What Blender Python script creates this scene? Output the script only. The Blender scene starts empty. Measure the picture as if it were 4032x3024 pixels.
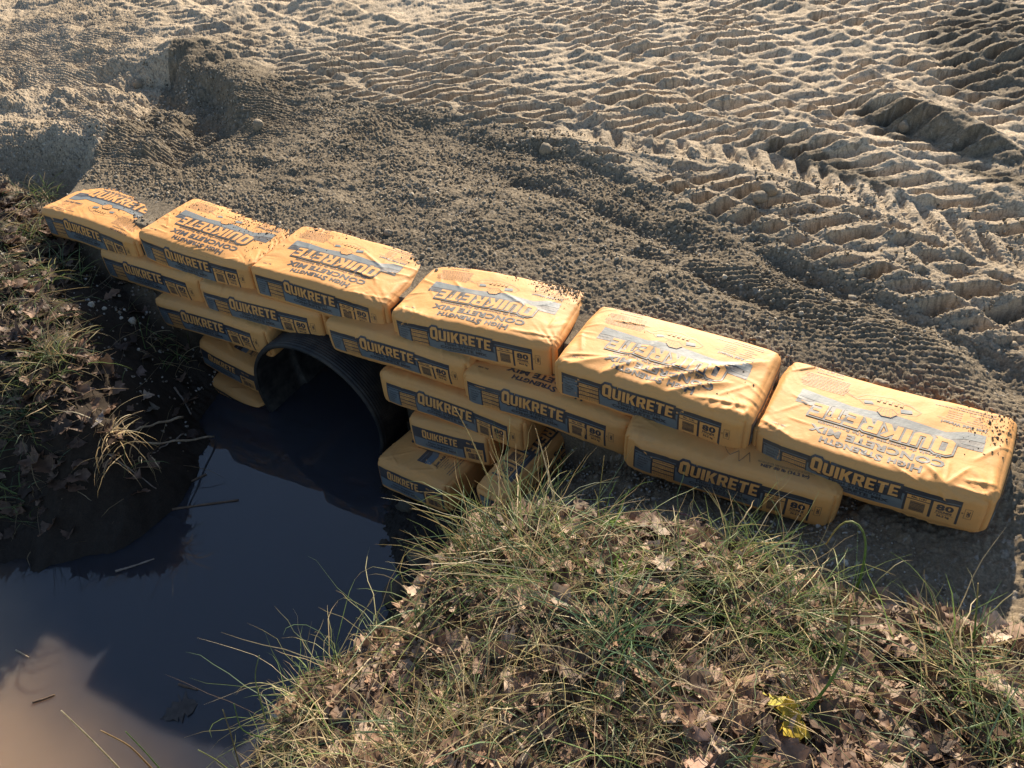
import bpy, bmesh, math, random
import numpy as np
from mathutils import Matrix, Vector

# ------------------------------------------------------------------ scene, camera, sky, sun
scene = bpy.context.scene
COL = scene.collection
random.seed(7)
rng = np.random.default_rng(11)

CAM_O = np.array([0.82899, -1.76257, 1.63125])
def _Rz(a):
    c, s = math.cos(a), math.sin(a); return np.array([[c,-s,0],[s,c,0],[0,0,1.]])
def _Rx(a):
    c, s = math.cos(a), math.sin(a); return np.array([[1,0,0],[0,c,-s],[0,s,c]])
def _Ry(a):
    c, s = math.cos(a), math.sin(a); return np.array([[c,0,s],[0,1,0],[-s,0,c]])
CAM_R = _Rz(math.radians(31.598)) @ _Rx(math.radians(49.096)) @ _Rz(math.radians(-4.542))
cam_data = bpy.data.cameras.new('camera')
cam_data.sensor_width = 36.0
cam_data.lens = 27.818
cam_data.clip_start = 0.02
cam_data.clip_end = 500
cam = bpy.data.objects.new('camera', cam_data)
m4 = Matrix.Identity(4)
for i in range(3):
    for j in range(3): m4[i][j] = CAM_R[i, j]
    m4[i][3] = CAM_O[i]
cam.matrix_world = m4
COL.objects.link(cam)
scene.camera = cam

SUN_EL, SUN_AZ = math.radians(26.5), math.radians(-12.0)      # sun stands behind the wall, a little to the left
world = bpy.data.worlds.new('World'); scene.world = world
world.use_nodes = True
wn = world.node_tree.nodes; wn.clear()
sky = wn.new('ShaderNodeTexSky'); sky.sky_type = 'NISHITA'; sky.sun_disc = False
sky.sun_elevation = SUN_EL; sky.sun_rotation = SUN_AZ
sky.air_density = 1.0; sky.dust_density = 0.6; sky.ozone_density = 1.2
hs = wn.new('ShaderNodeHueSaturation'); hs.inputs['Saturation'].default_value = 1.0
bg = wn.new('ShaderNodeBackground'); bg.inputs['Strength'].default_value = 0.085
wo = wn.new('ShaderNodeOutputWorld')
world.node_tree.links.new(sky.outputs[0], hs.inputs['Color']); world.node_tree.links.new(hs.outputs[0], bg.inputs[0]); world.node_tree.links.new(bg.outputs[0], wo.inputs[0])
sd = bpy.data.lights.new('sun', 'SUN'); sd.energy = 5.0; sd.angle = math.radians(0.5); sd.color = (1.0, 0.87, 0.69)
sun = bpy.data.objects.new('sun', sd); COL.objects.link(sun)
SUN_TO = Vector((math.sin(SUN_AZ)*math.cos(SUN_EL), math.cos(SUN_AZ)*math.cos(SUN_EL), math.sin(SUN_EL)))
sun.rotation_euler = SUN_TO.to_track_quat('Z', 'Y').to_euler()
sun.location = (0, 6, 4)
scene.view_settings.view_transform = 'Standard'; scene.view_settings.look = 'None'
scene.view_settings.gamma = 1.0
scene.view_settings.exposure = 1.05
scene.cycles.max_bounces = 8

# ------------------------------------------------------------------ small helpers
def tag(o, label=None, cat=None, group=None, kind=None):
    if label: o['label'] = label
    if cat: o['category'] = cat
    if group: o['group'] = group
    if kind: o['kind'] = kind
    return o

def mesh_np(name, V, F, mats, parent=None, matidx=None, smooth=True, col=None, colname='tint'):
    """one mesh object from numpy arrays; F is a list of arrays (n,3)/(n,4)"""
    me = bpy.data.meshes.new(name)
    V = np.asarray(V, dtype=np.float32)
    Fs = F if isinstance(F, list) else [F]
    Fs = [np.asarray(f, dtype=np.int32) for f in Fs if len(f)]
    nl = sum(f.size for f in Fs); nf = sum(len(f) for f in Fs)
    me.vertices.add(len(V)); me.vertices.foreach_set('co', V.ravel())
    me.loops.add(nl); me.polygons.add(nf)
    me.loops.foreach_set('vertex_index', np.concatenate([f.ravel() for f in Fs]))
    cnt = np.concatenate([np.full(len(f), f.shape[1], np.int32) for f in Fs])
    st = np.concatenate([[0], np.cumsum(cnt)[:-1]]).astype(np.int32)
    me.polygons.foreach_set('loop_start', st)
    if smooth: me.polygons.foreach_set('use_smooth', np.ones(nf, bool))
    if matidx is not None: me.polygons.foreach_set('material_index', np.asarray(matidx, np.int32))
    for m in (mats if isinstance(mats, (list, tuple)) else [mats]): me.materials.append(m)
    if col is not None:
        a = me.color_attributes.new(colname, 'FLOAT_COLOR', 'POINT')
        c4 = np.ones((len(V), 4), np.float32); c4[:, :col.shape[1]] = col
        a.data.foreach_set('color', c4.ravel())
    me.update(calc_edges=True)
    me.validate()
    o = bpy.data.objects.new(name, me); COL.objects.link(o)
    if parent is not None: o.parent = parent
    return o

class NT:
    """tiny node-tree writer"""
    def __init__(self, name):
        self.m = bpy.data.materials.new(name); self.m.use_nodes = True
        self.t = self.m.node_tree; self.t.nodes.clear()
        self.out = self.t.nodes.new('ShaderNodeOutputMaterial')
    def n(self, typ, ins=None, **kw):
        nd = self.t.nodes.new(typ)
        for k, v in kw.items(): setattr(nd, k, v)
        for k, v in (ins or {}).items():
            s = nd.inputs[k]
            if hasattr(v, 'is_output'): self.t.links.new(v, s)
            else: s.default_value = v
        return nd
    def math(self, op, a, b=0.0, c=0.0, clamp=False):
        nd = self.n('ShaderNodeMath', {0: a, 1: b, 2: c}, operation=op, use_clamp=clamp); return nd.outputs[0]
    def mix(self, f, a, b, bt='MIX'):
        nd = self.n('ShaderNodeMixRGB', {'Fac': f, 'Color1': a, 'Color2': b}, blend_type=bt); return nd.outputs[0]
    def noise(self, vec, scale, detail=4, rough=.55):
        return self.n('ShaderNodeTexNoise', {'Vector': vec, 'Scale': scale, 'Detail': detail, 'Roughness': rough})
    def ramp(self, f, a, b):
        nd = self.n('ShaderNodeMapRange', {0: f, 1: a, 2: b, 3: 0.0, 4: 1.0}); return nd.outputs[0]
    def bump(self, h, strength, dist):
        return self.n('ShaderNodeBump', {'Height': h, 'Strength': strength, 'Distance': dist}).outputs[0]
    def done(self, shader):
        self.t.links.new(shader, self.out.inputs[0]); return self.m
def c3(r, g, b): return (r, g, b, 1.0)

# ------------------------------------------------------------------ numpy noise
def _h(ix, iy, s):
    n = (ix.astype(np.int64)*374761393 + iy.astype(np.int64)*668265263 + int(s)*2147483647 + 1013904223) & 0xFFFFFFFF
    n = ((n ^ (n >> 13))*1274126177) & 0xFFFFFFFF
    n = ((n ^ (n >> 16))*2246822519) & 0xFFFFFFFF
    n = n ^ (n >> 15)
    return (n & 0xFFFFFF)/float(0x1000000)
def vnoise(x, y, s=0):
    ix, iy = np.floor(x), np.floor(y); fx, fy = x-ix, y-iy
    fx = fx*fx*fx*(fx*(fx*6-15)+10); fy = fy*fy*fy*(fy*(fy*6-15)+10)
    a, b = _h(ix, iy, s), _h(ix+1, iy, s); c, d = _h(ix, iy+1, s), _h(ix+1, iy+1, s)
    return (a*(1-fx)+b*fx)*(1-fy)+(c*(1-fx)+d*fx)*fy*1.0 - .5
def fbm(x, y, s=0, o=4, g=.5):
    r = 0; a = 1.0
    for k in range(o):
        cs, sn = math.cos(k*1.1+.3), math.sin(k*1.1+.3)
        r = r + a*vnoise((x*cs-y*sn)*2**k, (x*sn+y*cs)*2**k, s+17*k); a *= g
    return r
def clods(x, y, cell, s=0, lo=.25, hi=.62, keep=1.0):
    X, Y = x/cell, y/cell; ix, iy = np.floor(X), np.floor(Y)
    out = np.zeros_like(X); idn = np.zeros_like(X)
    for dx in (-1, 0, 1):
        for dy in (-1, 0, 1):
            jx, jy = ix+dx, iy+dy
            cx = jx+.15+.7*_h(jx, jy, s); cy = jy+.15+.7*_h(jx, jy, s+5)
            rr = lo+(hi-lo)*_h(jx, jy, s+9)**1.6
            on = _h(jx, jy, s+13) < keep
            an = 6.28*_h(jx, jy, s+21); st = .75+.5*_h(jx, jy, s+23)
            ux, uy = X-cx, Y-cy
            du = (ux*np.cos(an)+uy*np.sin(an))*st; dv = (-ux*np.sin(an)+uy*np.cos(an))/st
            h = np.sqrt(np.maximum(0, rr*rr-du*du-dv*dv))*on
            up = h > out
            out = np.where(up, h, out); idn = np.where(up, _h(jx, jy, s+31), idn)
    return out*cell, idn
def sstep(a, b, x):
    t = np.clip((x-a)/(b-a), 0, 1); return t*t*(3-2*t)

# ------------------------------------------------------------------ terrain shape
class TPS:
    def __init__(self, P):
        P = np.array(P, float); self.P = P[:, :2]; n = len(P)
        K = self.k(np.linalg.norm(self.P[:, None]-self.P[None], axis=2)) + 2e-3*np.eye(n)
        A = np.zeros((n+3, n+3)); A[:n, :n] = K; A[:n, n] = 1; A[:n, n+1:] = self.P; A[n, :n] = 1; A[n+1:, :n] = self.P.T
        self.w = np.linalg.solve(A, np.concatenate([P[:, 2], np.zeros(3)]))
    @staticmethod
    def k(r): return np.where(r > 1e-9, r*r*np.log(np.maximum(r, 1e-9)), 0)
    def __call__(self, x, y):
        sh = x.shape; x = x.ravel(); y = y.ravel(); o = np.zeros_like(x); n = len(self.P)
        for i in range(0, len(x), 60000):
            q = np.stack([x[i:i+60000], y[i:i+60000]], 1)
            r = np.sqrt(((q[:, None]-self.P[None])**2).sum(2))
            o[i:i+60000] = self.k(r)@self.w[:n]+self.w[n]+q@self.w[n+1:]
        return o.reshape(sh)

WATER_Z = -0.69
FRONT = [  # bank, ditch and pond bed: x, y, z
 (-3.6,.05,-.06),(-3.1,.0,-.12),(-2.8,.05,-.16),(-2.44,-.18,-.15),(-2.11,-.40,-.22),(-1.79,-.5,-.28),(-1.56,-.70,-.37),(-1.68,-.92,-.47),(-1.89,-1.06,-.54),
 (-2.7,-.45,-.10),(-3.2,-.4,-.04),(-2.4,-.85,-.22),(-2.25,-1.2,-.36),(-3.6,-1.0,.02),(-2.6,-1.5,-.3),(-4.5,-.5,.05),(-4.5,-2.5,.0),(-3,-2.6,-.2),
 (-1.5,-.15,-.80),(-1.55,-.31,-.72),(-1.53,-.5,-.69),(-1.43,-.72,-.69),(-1.55,-.98,-.69),(-1.78,-1.18,-.69),(-1.66,-1.42,-.68),(-1.6,-1.7,-.68),
 (-2.4,.0,-.27),(-2.1,-.02,-.31),(-1.92,-.09,-.52),(-1.72,-.25,-.69),(-1.70,-.12,-.73),(-1.95,-.06,-.47),(-2.0,-.3,-.36),(-1.67,-.45,-.62),
 (-2.9,.15,-.16),(-2.4,.2,-.30),(-2.1,.2,-.33),(-1.7,.2,-.78),(-1.9,.2,-.55),(-1.5,.2,-.8),(-1.16,.2,-.98),(-.8,.2,-.85),(-.4,.2,-.7),(-.1,.2,-.52),(.2,.2,-.38),(.6,.2,-.28),(.9,.2,-.24),(1.2,.2,-.18),(1.6,.2,-.15),
 (-1.0,-.5,-.95),(-1.0,-1.0,-.95),(-.9,-1.6,-.92),(-.75,-.75,-.92),(-1.1,-.1,-.98),
 (-.79,-.12,-.72),(-.78,-.22,-.71),(-.62,-.28,-.69),(-.60,-.38,-.69),(-.52,-.47,-.69),(-.42,-.58,-.69),(-.38,-.72,-.69),(-.38,-.89,-.69),(-.43,-1.03,-.69),(-.45,-1.17,-.69),(-.42,-1.3,-.69),(-.3,-1.6,-.69),
 (-.37,-1.07,-.55),(-.24,-.95,-.47),(-.18,-.75,-.38),(-.15,-.61,-.31),(-.13,-.51,-.27),(.1,-.38,-.195),(.32,-.37,-.185),(.51,-.34,-.165),(.77,-.36,-.175),(1.0,-.37,-.18),(1.16,-.34,-.165),(1.3,-.31,-.15),
 (.6,-.95,-.10),(.0,-.9,-.22),(.1,-1.3,-.16),(1.3,-.7,-.08),(.8,-1.7,.0),(-.2,-1.25,-.42),(.5,-.6,-.12),(1.0,-.6,-.11),(1.9,-.6,-.1),(1.9,-1.5,0),(-.12,-1.6,-.35),(.3,-2.4,0),
 (.3,-.12,-.32),(.02,-.16,-.44),(.55,-.15,-.285),(.9,-.15,-.215),(1.2,-.12,-.19),(1.6,-.1,-.16),(-.14,-.36,-.42),(-.2,-.2,-.54),(-.4,-.3,-.66),(.15,-.25,-.33),(.4,-.25,-.26),(.7,-.25,-.23),(1,-.24,-.225),(1.3,-.2,-.2),(-.3,-.42,-.6),
 (4,-3,0),(4,0,-.1),(-6,-4,0),(0,-5,0)]
tps_front = TPS(FRONT)
BACK = [(-2.7,.28,-.016),(-2,.28,-.016),(-1.3,.28,-.016),(-.6,.28,-.016),(.1,.28,-.016),(.7,.28,-.05),(1.1,.28,-.08),(-2.7,.45,.0),(-2,.45,.0),(-1.3,.45,.01),(-.6,.45,.01),(.1,.45,.005),(.7,.45,-.0),(1.1,.4,-.05),(1.6,.3,-.1),(-3.2,.7,.05),(-3.8,.6,.05),(-5,.7,.06),(-3.3,1.6,.08),(-2.4,1.3,.04),
 (-1.3,1.3,.04),(-.3,1.2,.03),(.6,1.0,.02),(1.2,.8,-.03),(-5,2.2,.1),(-3,2.4,.1),(-1,2.6,.08),(.5,2.2,.05),(1.3,2.0,.02),(-6,4,.12),(-2,4.5,.1),(1,4.5,.08),(3,3,.05),(4,6,.1),(-9,6,.1),(0,9,.1)]
tps_back = TPS(BACK)
XB = [-9,-4,-3.4,-3.1,-2.85,-2.72,1.14,1.24,1.5,2,6]
YB = [.2,.30,.44,.50,.34,.08,.08,.08,.05,-.05,-.3]
WB = [.2,.20,.18,.16,.10,.045,.045,.12,.20,.25,.4]
E1 = np.array([.95, -.31]); E1 /= np.linalg.norm(E1); E2 = np.array([-E1[1], E1[0]])
# wheel tracks, each a line of ground points that sweeps across the road
TRK0 = np.array([(-7,3.0),(-5.33,2.35),(-4.1,1.95),(-2.97,1.66),(-1.78,1.50),(-.8,1.40),(0,1.08),(.6,.86),(1.2,.70),(2,.55)])
TU, TV = TRK0@E1, TRK0@E2
CHX, CHY = [-3,-1,-.35,.1,.4,.75,1.2,2.0], [1.75,1.56,1.62,1.66,1.62,1.49,1.30,1.0]

def road_detail(x, y):
    """lug prints, berms and loose clods on the gravel road"""
    u, v = x*E1[0]+y*E1[1], x*E2[0]+y*E2[1]
    wx = .042*fbm(x*2.2, y*2.2, 3, 3); wy = .05*fbm(x*2.2, y*2.2, 8, 3)
    lat0 = v-np.interp(u, TU, TV)+wy+.05*fbm(x*.8, y*.8, 77, 2)
    z = np.zeros_like(x)
    zone = sstep(-.10, .10, lat0)
    pitch = .33
    k = np.floor(lat0/pitch); lat = lat0-(k+.5)*pitch
    hk = _h(k, k*0, 5); hk2 = _h(k, k*0, 9)
    side = np.sign(lat+.02)
    chev = hk2 > 2
    slope = np.where(chev, np.where(side > 0, -.62, .62), -.50-.25*hk)
    spc = .102+.035*hk
    ph = (u+wx+side*spc*(.25+.2*hk2)+slope*lat)/spc+hk*7+.10*vnoise(x*10, y*10, 12)
    fr = ph-np.floor(ph); lugid = np.floor(ph)
    amp = .55+.8*_h(lugid, k*3+side, 41)
    tri = np.abs(fr-.5)*2
    bar = sstep(.44, .66, tri)-.5*sstep(.40, .20, tri)*sstep(-.1, .25, vnoise(x*9, y*9, 13))
    ctr = np.abs(lat+.02+.03*vnoise(u*6, k+.5, 17))
    win = sstep(.172, .115, np.abs(lat+.03*vnoise(u*5, k, 7)))*sstep(.0, .045, ctr)
    win = win*sstep(-.46, -.15, fbm(x*5, y*5, 92, 2))
    gate = .26+.74*sstep(-.28, .02, fbm(x*1.7, y*1.7, 91, 3)+.12)
    gate = gate*(1-.75*sstep(-2.6, -3.6, x-.8*(y-1.2)))
    # one tyre left a clear line of chevrons curving towards the right
    yc = np.interp(x, CHX, CHY); l2 = (y-yc)*.93; a2 = x*1.06-.25*(y-yc)
    s2 = np.sign(l2); p2 = (a2+.03*fbm(x*5, y*5, 27, 2)-.75*np.abs(l2)+s2*.028)/.112; f2 = np.abs(p2-np.floor(p2)-.5)*2
    ch = sstep(.40, .66, f2)-.4*sstep(.3, .1, f2); am2 = .7+.6*_h(np.floor(p2), s2, 48)
    w2 = sstep(.215, .16, np.abs(l2))*sstep(-1.0, -.5, x); band = sstep(.27, .20, np.abs(l2))*sstep(-1.1, -.6, x)
    z += zone*gate*win*amp*(bar*.050-.030)*(1-band)+w2*am2*np.where(l2 < 0, .62*sstep(.17, .12, -l2), 1)*(ch*.036-.024)*(.2+.8*sstep(.0, .045, np.abs(l2)))+.018*sstep(.05, .0, np.abs(np.abs(l2)-.225))*band
    z += zone*.016*sstep(.12, .16, np.abs(lat))*(.4+.6*_h(np.floor(u*3), k, 6))
    # long shallow waves and lumps
    z += zone*.030*fbm(x*1.6, y*1.6, 14, 4)+(1-zone)*(.026*fbm(x*2.5, y*2.5, 15, 4)+.020*fbm(x*9, y*11, 16, 3))
    z += zone*.018*fbm(x*7, y*7, 24, 3)
    lump, _ = clods(x+.02*fbm(x*9, y*9, 2, 2), y, .11, 61, .15, .5, .35)
    z += zone*.30*lump*(1-.3*win)
    # rough piles shoved up at the edge of the tracked strip
    edge = np.exp(-((lat0+.02)/.13)**2)
    z += edge*(.002+.022*fbm(x*3.2, y*3.2, 33, 4))
    # raked lines of an excavator bucket
    rk = sstep(.05, .3, fbm(x*1.1, y*1.1, 50, 2))*(1-zone)
    z += rk*.004*np.sin((x*.35-y)*260+6*fbm(x*4, y*4, 51, 2))
    dark = 1-zone*(.55+.45*sstep(.0, .9, lat0))
    for (cx, cy, rx, ry) in ((.95,3.2,.34,.75),(.80,2.05,.42,.13),(1.15,1.75,.35,.12),(.45,1.62,.3,.08)):
        dark = np.maximum(dark, .95*sstep(1.25, .75, ((x-cx)/rx)**2+((y-cy+.3*(x-cx))/ry)**2+.8*fbm(x*4, y*4, 19, 3)))
    dark = np.where(x < -3.3-.5*(y-1.2), dark*.25, dark)
    return z, zone, dark

def scarp(x, y):
    """hollow with a steep face at the upper left, and drifts at the right"""
    ye = np.interp(x, [-3.95,-3.75,-3.4,-2.94,-2.6,-2.35], [1.28,1.46,1.54,1.42,1.22,1.08])+.13*fbm(x*3.1, y*2, 70, 4)
    t = ye-y
    win = sstep(-3.95, -3.6, x)*sstep(-2.25, -2.7, x)
    z = -.115*win*sstep(0, .20, t)*(.25*sstep(1.1, .5, t)+.75*sstep(.72, .34, t+.2*fbm(x*3, y*3, 72, 3)))+.07*win*fbm(x*6, y*6, 71, 4)*sstep(-.1, .2, t)*sstep(1., .5, t)+.05*sstep(-2.6, -3.1, x)*fbm(x*5, y*5, 73, 4)
    z += .05*win*np.exp(-((t+.1)/.16)**2)
    for (cx, cy, rx, ry, a, h) in ((.75,2.16,.42,.10,-.5,.075),(.35,1.82,.35,.07,-.30,.03),(1.15,3.1,.45,.35,-.6,.06),(1.2,1.62,.3,.08,-.35,.035),(-1.25,1.38,.35,.10,-.2,.035),(-.55,1.30,.3,.09,-.2,.035),(1.0,.68,.30,.07,-.3,-.045),(.55,.78,.22,.06,-.35,-.04),(1.35,.47,.25,.08,-.3,-.045),(-.15,.86,.3,.05,-.3,-.03),(.28,.62,.35,.04,-.25,-.025),(-.75,1.0,.3,.06,-.1,-.03),(1.25,.85,.2,.07,-.3,-.04)):
        dx, dy = x-cx, y-cy; c, s = math.cos(a), math.sin(a)
        uu, vv = dx*c+dy*s, -dx*s+dy*c
        z += h*np.exp(-(uu/rx)**4-(vv/ry)**2*(1+.6*np.sign(-vv)*(h > 0)))
    return z

RBX = [-.6,-.42,-.26,-.19,-.17,-.16,.1,.32,.51,.77,1.0,1.16,1.3,1.8]   # edge of the leafy bank towards the wall
RBY = [-1.35,-1.09,-.95,-.75,-.61,-.51,-.36,-.35,-.31,-.31,-.31,-.29,-.26,-.2]
def bank_mask(x, y):
    """1 on the two leafy banks"""
    right = sstep(.0, .06, np.interp(x, RBX, RBY)-y+.03*fbm(x*6, y*6, 4, 3))*sstep(-.55, -.42, x)
    left = sstep(-1.35, -1.5, x)*sstep(.14, .0, y-np.interp(x, [-3.6,-2.8,-2.5,-2.0], [.12,.08,-.02,-.1])+.06*fbm(x*5, y*5, 6, 3))
    return np.clip(right+left, 0, 1)

def terrain(x, y, fine=True):
    x = np.asarray(x, float); y = np.asarray(y, float)
    zf = np.clip(tps_front(np.clip(x, -7, 5), np.clip(y, -6, .5)), -1.05, .12)
    yb = np.interp(x, XB, YB)+.04*fbm(x*3, y*0+3, 81, 3)*(np.abs(x+.8) > 2.05); wb = np.interp(x, XB, WB)
    zb = np.clip(tps_back(np.clip(x, -10, 5), np.clip(y, .2, 10)), -.2, .2)
    near = (np.abs(x) < 9) & (y < 8) & (y > -.7)
    det = np.zeros_like(x); zone = np.zeros_like(x); dark = np.ones_like(x)
    if near.any():
        d, zo, dk = road_detail(x[near], y[near]); det[near] = d+scarp(x[near], y[near]); zone[near] = zo; dark[near] = dk
    far = ~near & (y > 0); zone[far] = 1; dark[far] = .2; det[far] = .05*fbm(x[far]*.8, y[far]*.8, 14, 4)
    det = det*sstep(.30, .60, y)+det*sstep(-2.75, -3.0, x)*(1-sstep(.30, .60, y))
    b = sstep(-1, 1, (y-yb)/wb)
    z = zf*(1-b)+(zb+det)*b
    bm = bank_mask(x, y)*(1-b)
    cid = np.zeros_like(x)
    if not fine:
        z += bm*(1-b)*(.05*fbm(x*6, y*6, 44, 4, .6)+.055*fbm(x*3.3, y*3.3, 45, 3))
    if fine:
        n = near | (np.abs(x) < 4)
        xx, yy = x[n], y[n]
        c1, i1 = clods(xx, yy, .016, 1, .22, .64, .85)
        c2, i2 = clods(xx, yy, .0098, 2, .3, .68, .95)
        c3_, i3 = clods(xx, yy, .042, 3, .15, .48, .35)
        am = .15+1.5*np.clip(fbm(xx*3.5, yy*3.5, 5, 4)+.25, 0, 1)
        rough = (1-.30*zone[n])
        add = (np.maximum(c1*.95, c3_*.5)*am+c2*.9)*rough
        soil = (.05*fbm(xx*6, yy*6, 44, 5, .6)+.055*fbm(xx*3.3, yy*3.3, 45, 3)*bank_mask(xx, yy))*(.35+.65*bank_mask(xx, yy))*(1-b[n])
        gr = c1*.75+c2*.8+c3_*.5+.02*fbm(xx*4, yy*4, 46, 3)
        z[n] += add*sstep(.1, .5, b[n])*sstep(.24, .36, yy+(np.abs(xx+.78) > 2.0)) + (1-b[n])*gr*(1-bm[n]) + soil
        cid[n] = np.where(c1 > c2, i1, i2)
    return z, b, zone, dark, bm, cid

def ground_at(x, y): return terrain(np.atleast_1d(np.asarray(x, float)), np.atleast_1d(np.asarray(y, float)), False)[0]

def cam_ray(u, v):      # ray through a point of the 2212 x 1659 view, used to read where on the ground something stands
    return CAM_R @ np.array([(u-1106)/1709.28, -(v-829.5)/1709.28, -1.0])
def on_ground(u, v):
    d = cam_ray(u, v); t = np.linspace(.8, 6, 1600)
    P = CAM_O+d*t[:, None]
    k = np.argmax(P[:, 2] < ground_at(P[:, 0], P[:, 1])) 
    return P[k]

# ------------------------------------------------------------------ ground sheet
def make_ground_material():
    N = NT('damp_gravel_and_soil')
    at = N.n('ShaderNodeVertexColor', layer_name='mask'); at2 = N.n('ShaderNodeVertexColor', layer_name='mask2')
    s = N.n('ShaderNodeSeparateColor', {0: at.outputs[0]}); s2 = N.n('ShaderNodeSeparateColor', {0: at2.outputs[0]})
    road, dark, bank, cid = s.outputs[0], s.outputs[1], s.outputs[2], s2.outputs[0]
    geo = N.n('ShaderNodeNewGeometry'); P = geo.outputs['Position']
    n1 = N.noise(P, 2.2, 5).outputs[0]; n2 = N.noise(P, 38, 4, .65).outputs[0]; n3 = N.noise(P, 160, 3, .6).outputs[0]
    damp = N.mix(N.ramp(n1, .3, .7), c3(.135, .106, .070), c3(.215, .172, .117))
    dry = N.mix(N.ramp(n1, .3, .7), c3(.46, .36, .245), c3(.57, .46, .33))
    rd = N.mix(N.math('MULTIPLY', dark, .92), dry, damp)
    rd = N.mix(N.math('MULTIPLY', N.ramp(cid, .72, 1.0), .45), rd, c3(.40, .36, .30))
    rd = N.mix(N.math('MULTIPLY', N.ramp(cid, .28, 0.0), .5), rd, c3(.07, .058, .042))
    soil = N.mix(n2, c3(.014, .010, .007), c3(.045, .032, .022))
    slope = N.mix(n2, c3(.145, .108, .069), c3(.30, .235, .16))
    slope = N.mix(N.math('MULTIPLY', N.ramp(cid, .75, 1.0), .7), slope, c3(.36, .32, .27))
    wet = N.n('ShaderNodeMapRange', {0: N.n('ShaderNodeSeparateXYZ', {0: P}).outputs[2], 1: -.42, 2: -.62, 3: 0., 4: 1.}).outputs[0]
    slope = N.mix(wet, slope, c3(.022, .017, .013))
    fr = N.mix(bank, slope, soil)
    col = N.mix(road, fr, rd)
    col = N.mix(.55, col, N.mix(N.ramp(n3, .3, .7), c3(.45, .45, .45), c3(1.5, 1.47, 1.42)), 'MULTIPLY')
    b = N.bump(N.math('ADD', N.math('MULTIPLY', n3, .5), N.noise(P, 420, 2).outputs[0]), .7, .004)
    p = N.n('ShaderNodeBsdfPrincipled', {'Base Color': col, 'Roughness': N.math('SUBTRACT', .92, N.math('MULTIPLY', wet, .35)), 'Normal': b, 'Specular IOR Level': .25})
    return N.done(p.outputs[0])

def geom(a, b, s0, r):
    out = [a]; st = s0; sg = 1 if b > a else -1
    while (out[-1]-b)*sg < 0: out.append(out[-1]+sg*st); st *= r
    return out[1:]
def make_ground():
    ys = list(reversed(geom(-1.95, -60, .03, 1.35)))+list(np.arange(-1.95, -.5, .0145))+list(np.arange(-.5, .25, .006))+list(np.arange(.25, 1.35, .0040))
    y0 = ys[-1]; st = .0042
    while y0 < 4.9: y0 += st; ys.append(y0); st = min(st*1.0042, .016)
    ys += geom(ys[-1], 90, .04, 1.3)
    ys = np.array(ys)
    nin = 1320
    uu = np.linspace(0, 1, nin)
    lo = np.array(list(reversed(geom(0, -60, .02, 1.4)))); hi = np.array(geom(0, 60, .02, 1.4))
    X = np.zeros((len(ys), nin+len(lo)+len(hi)))
    for i, yv in enumerate(ys):
        yc = min(max(yv, 0), 5.0)
        xl = -3.35-1.45*yc; xr = 1.72-.06*yc
        X[i] = np.concatenate([xl+lo, xl+(xr-xl)*uu, xr+hi])
    Y = np.repeat(ys[:, None], X.shape[1], 1)
    sh = X.shape
    z, b, zone, dark, bm, cid = terrain(X.ravel(), Y.ravel())
    V = np.stack([X.ravel(), Y.ravel(), z], 1)
    idx = np.arange(V.shape[0]).reshape(sh)
    F = np.stack([idx[:-1, :-1].ravel(), idx[:-1, 1:].ravel(), idx[1:, 1:].ravel(), idx[1:, :-1].ravel()], 1)
    c = V[F].mean(1)
    hole = ((c[:, 0]-PIPE[0])**2+(c[:, 2]-PIPE[2])**2 < (PIPE[3]+.012)**2) & (c[:, 1] > -.2) & (c[:, 1] < .6) & (c[:, 2] > -.86)
    F = F[~hole]
    col = np.stack([b, dark, bm], 1)
    o = mesh_np('ground', V, F, make_ground_material(), col=col, colname='mask')
    a = o.data.color_attributes.new('mask2', 'FLOAT_COLOR', 'POINT')
    c4 = np.ones((len(V), 4), np.float32); c4[:, 0] = cid; c4[:, 1] = zone
    a.data.foreach_set('color', c4.ravel())
    tag(o, 'damp gravel road ground with tyre prints falling to a ditch and leafy banks', 'ground', kind='structure')
    return o

PIPE = (-1.160, -.090, -.566, .337)     # mouth centre x, y, z and outer radius
make_ground()

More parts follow.
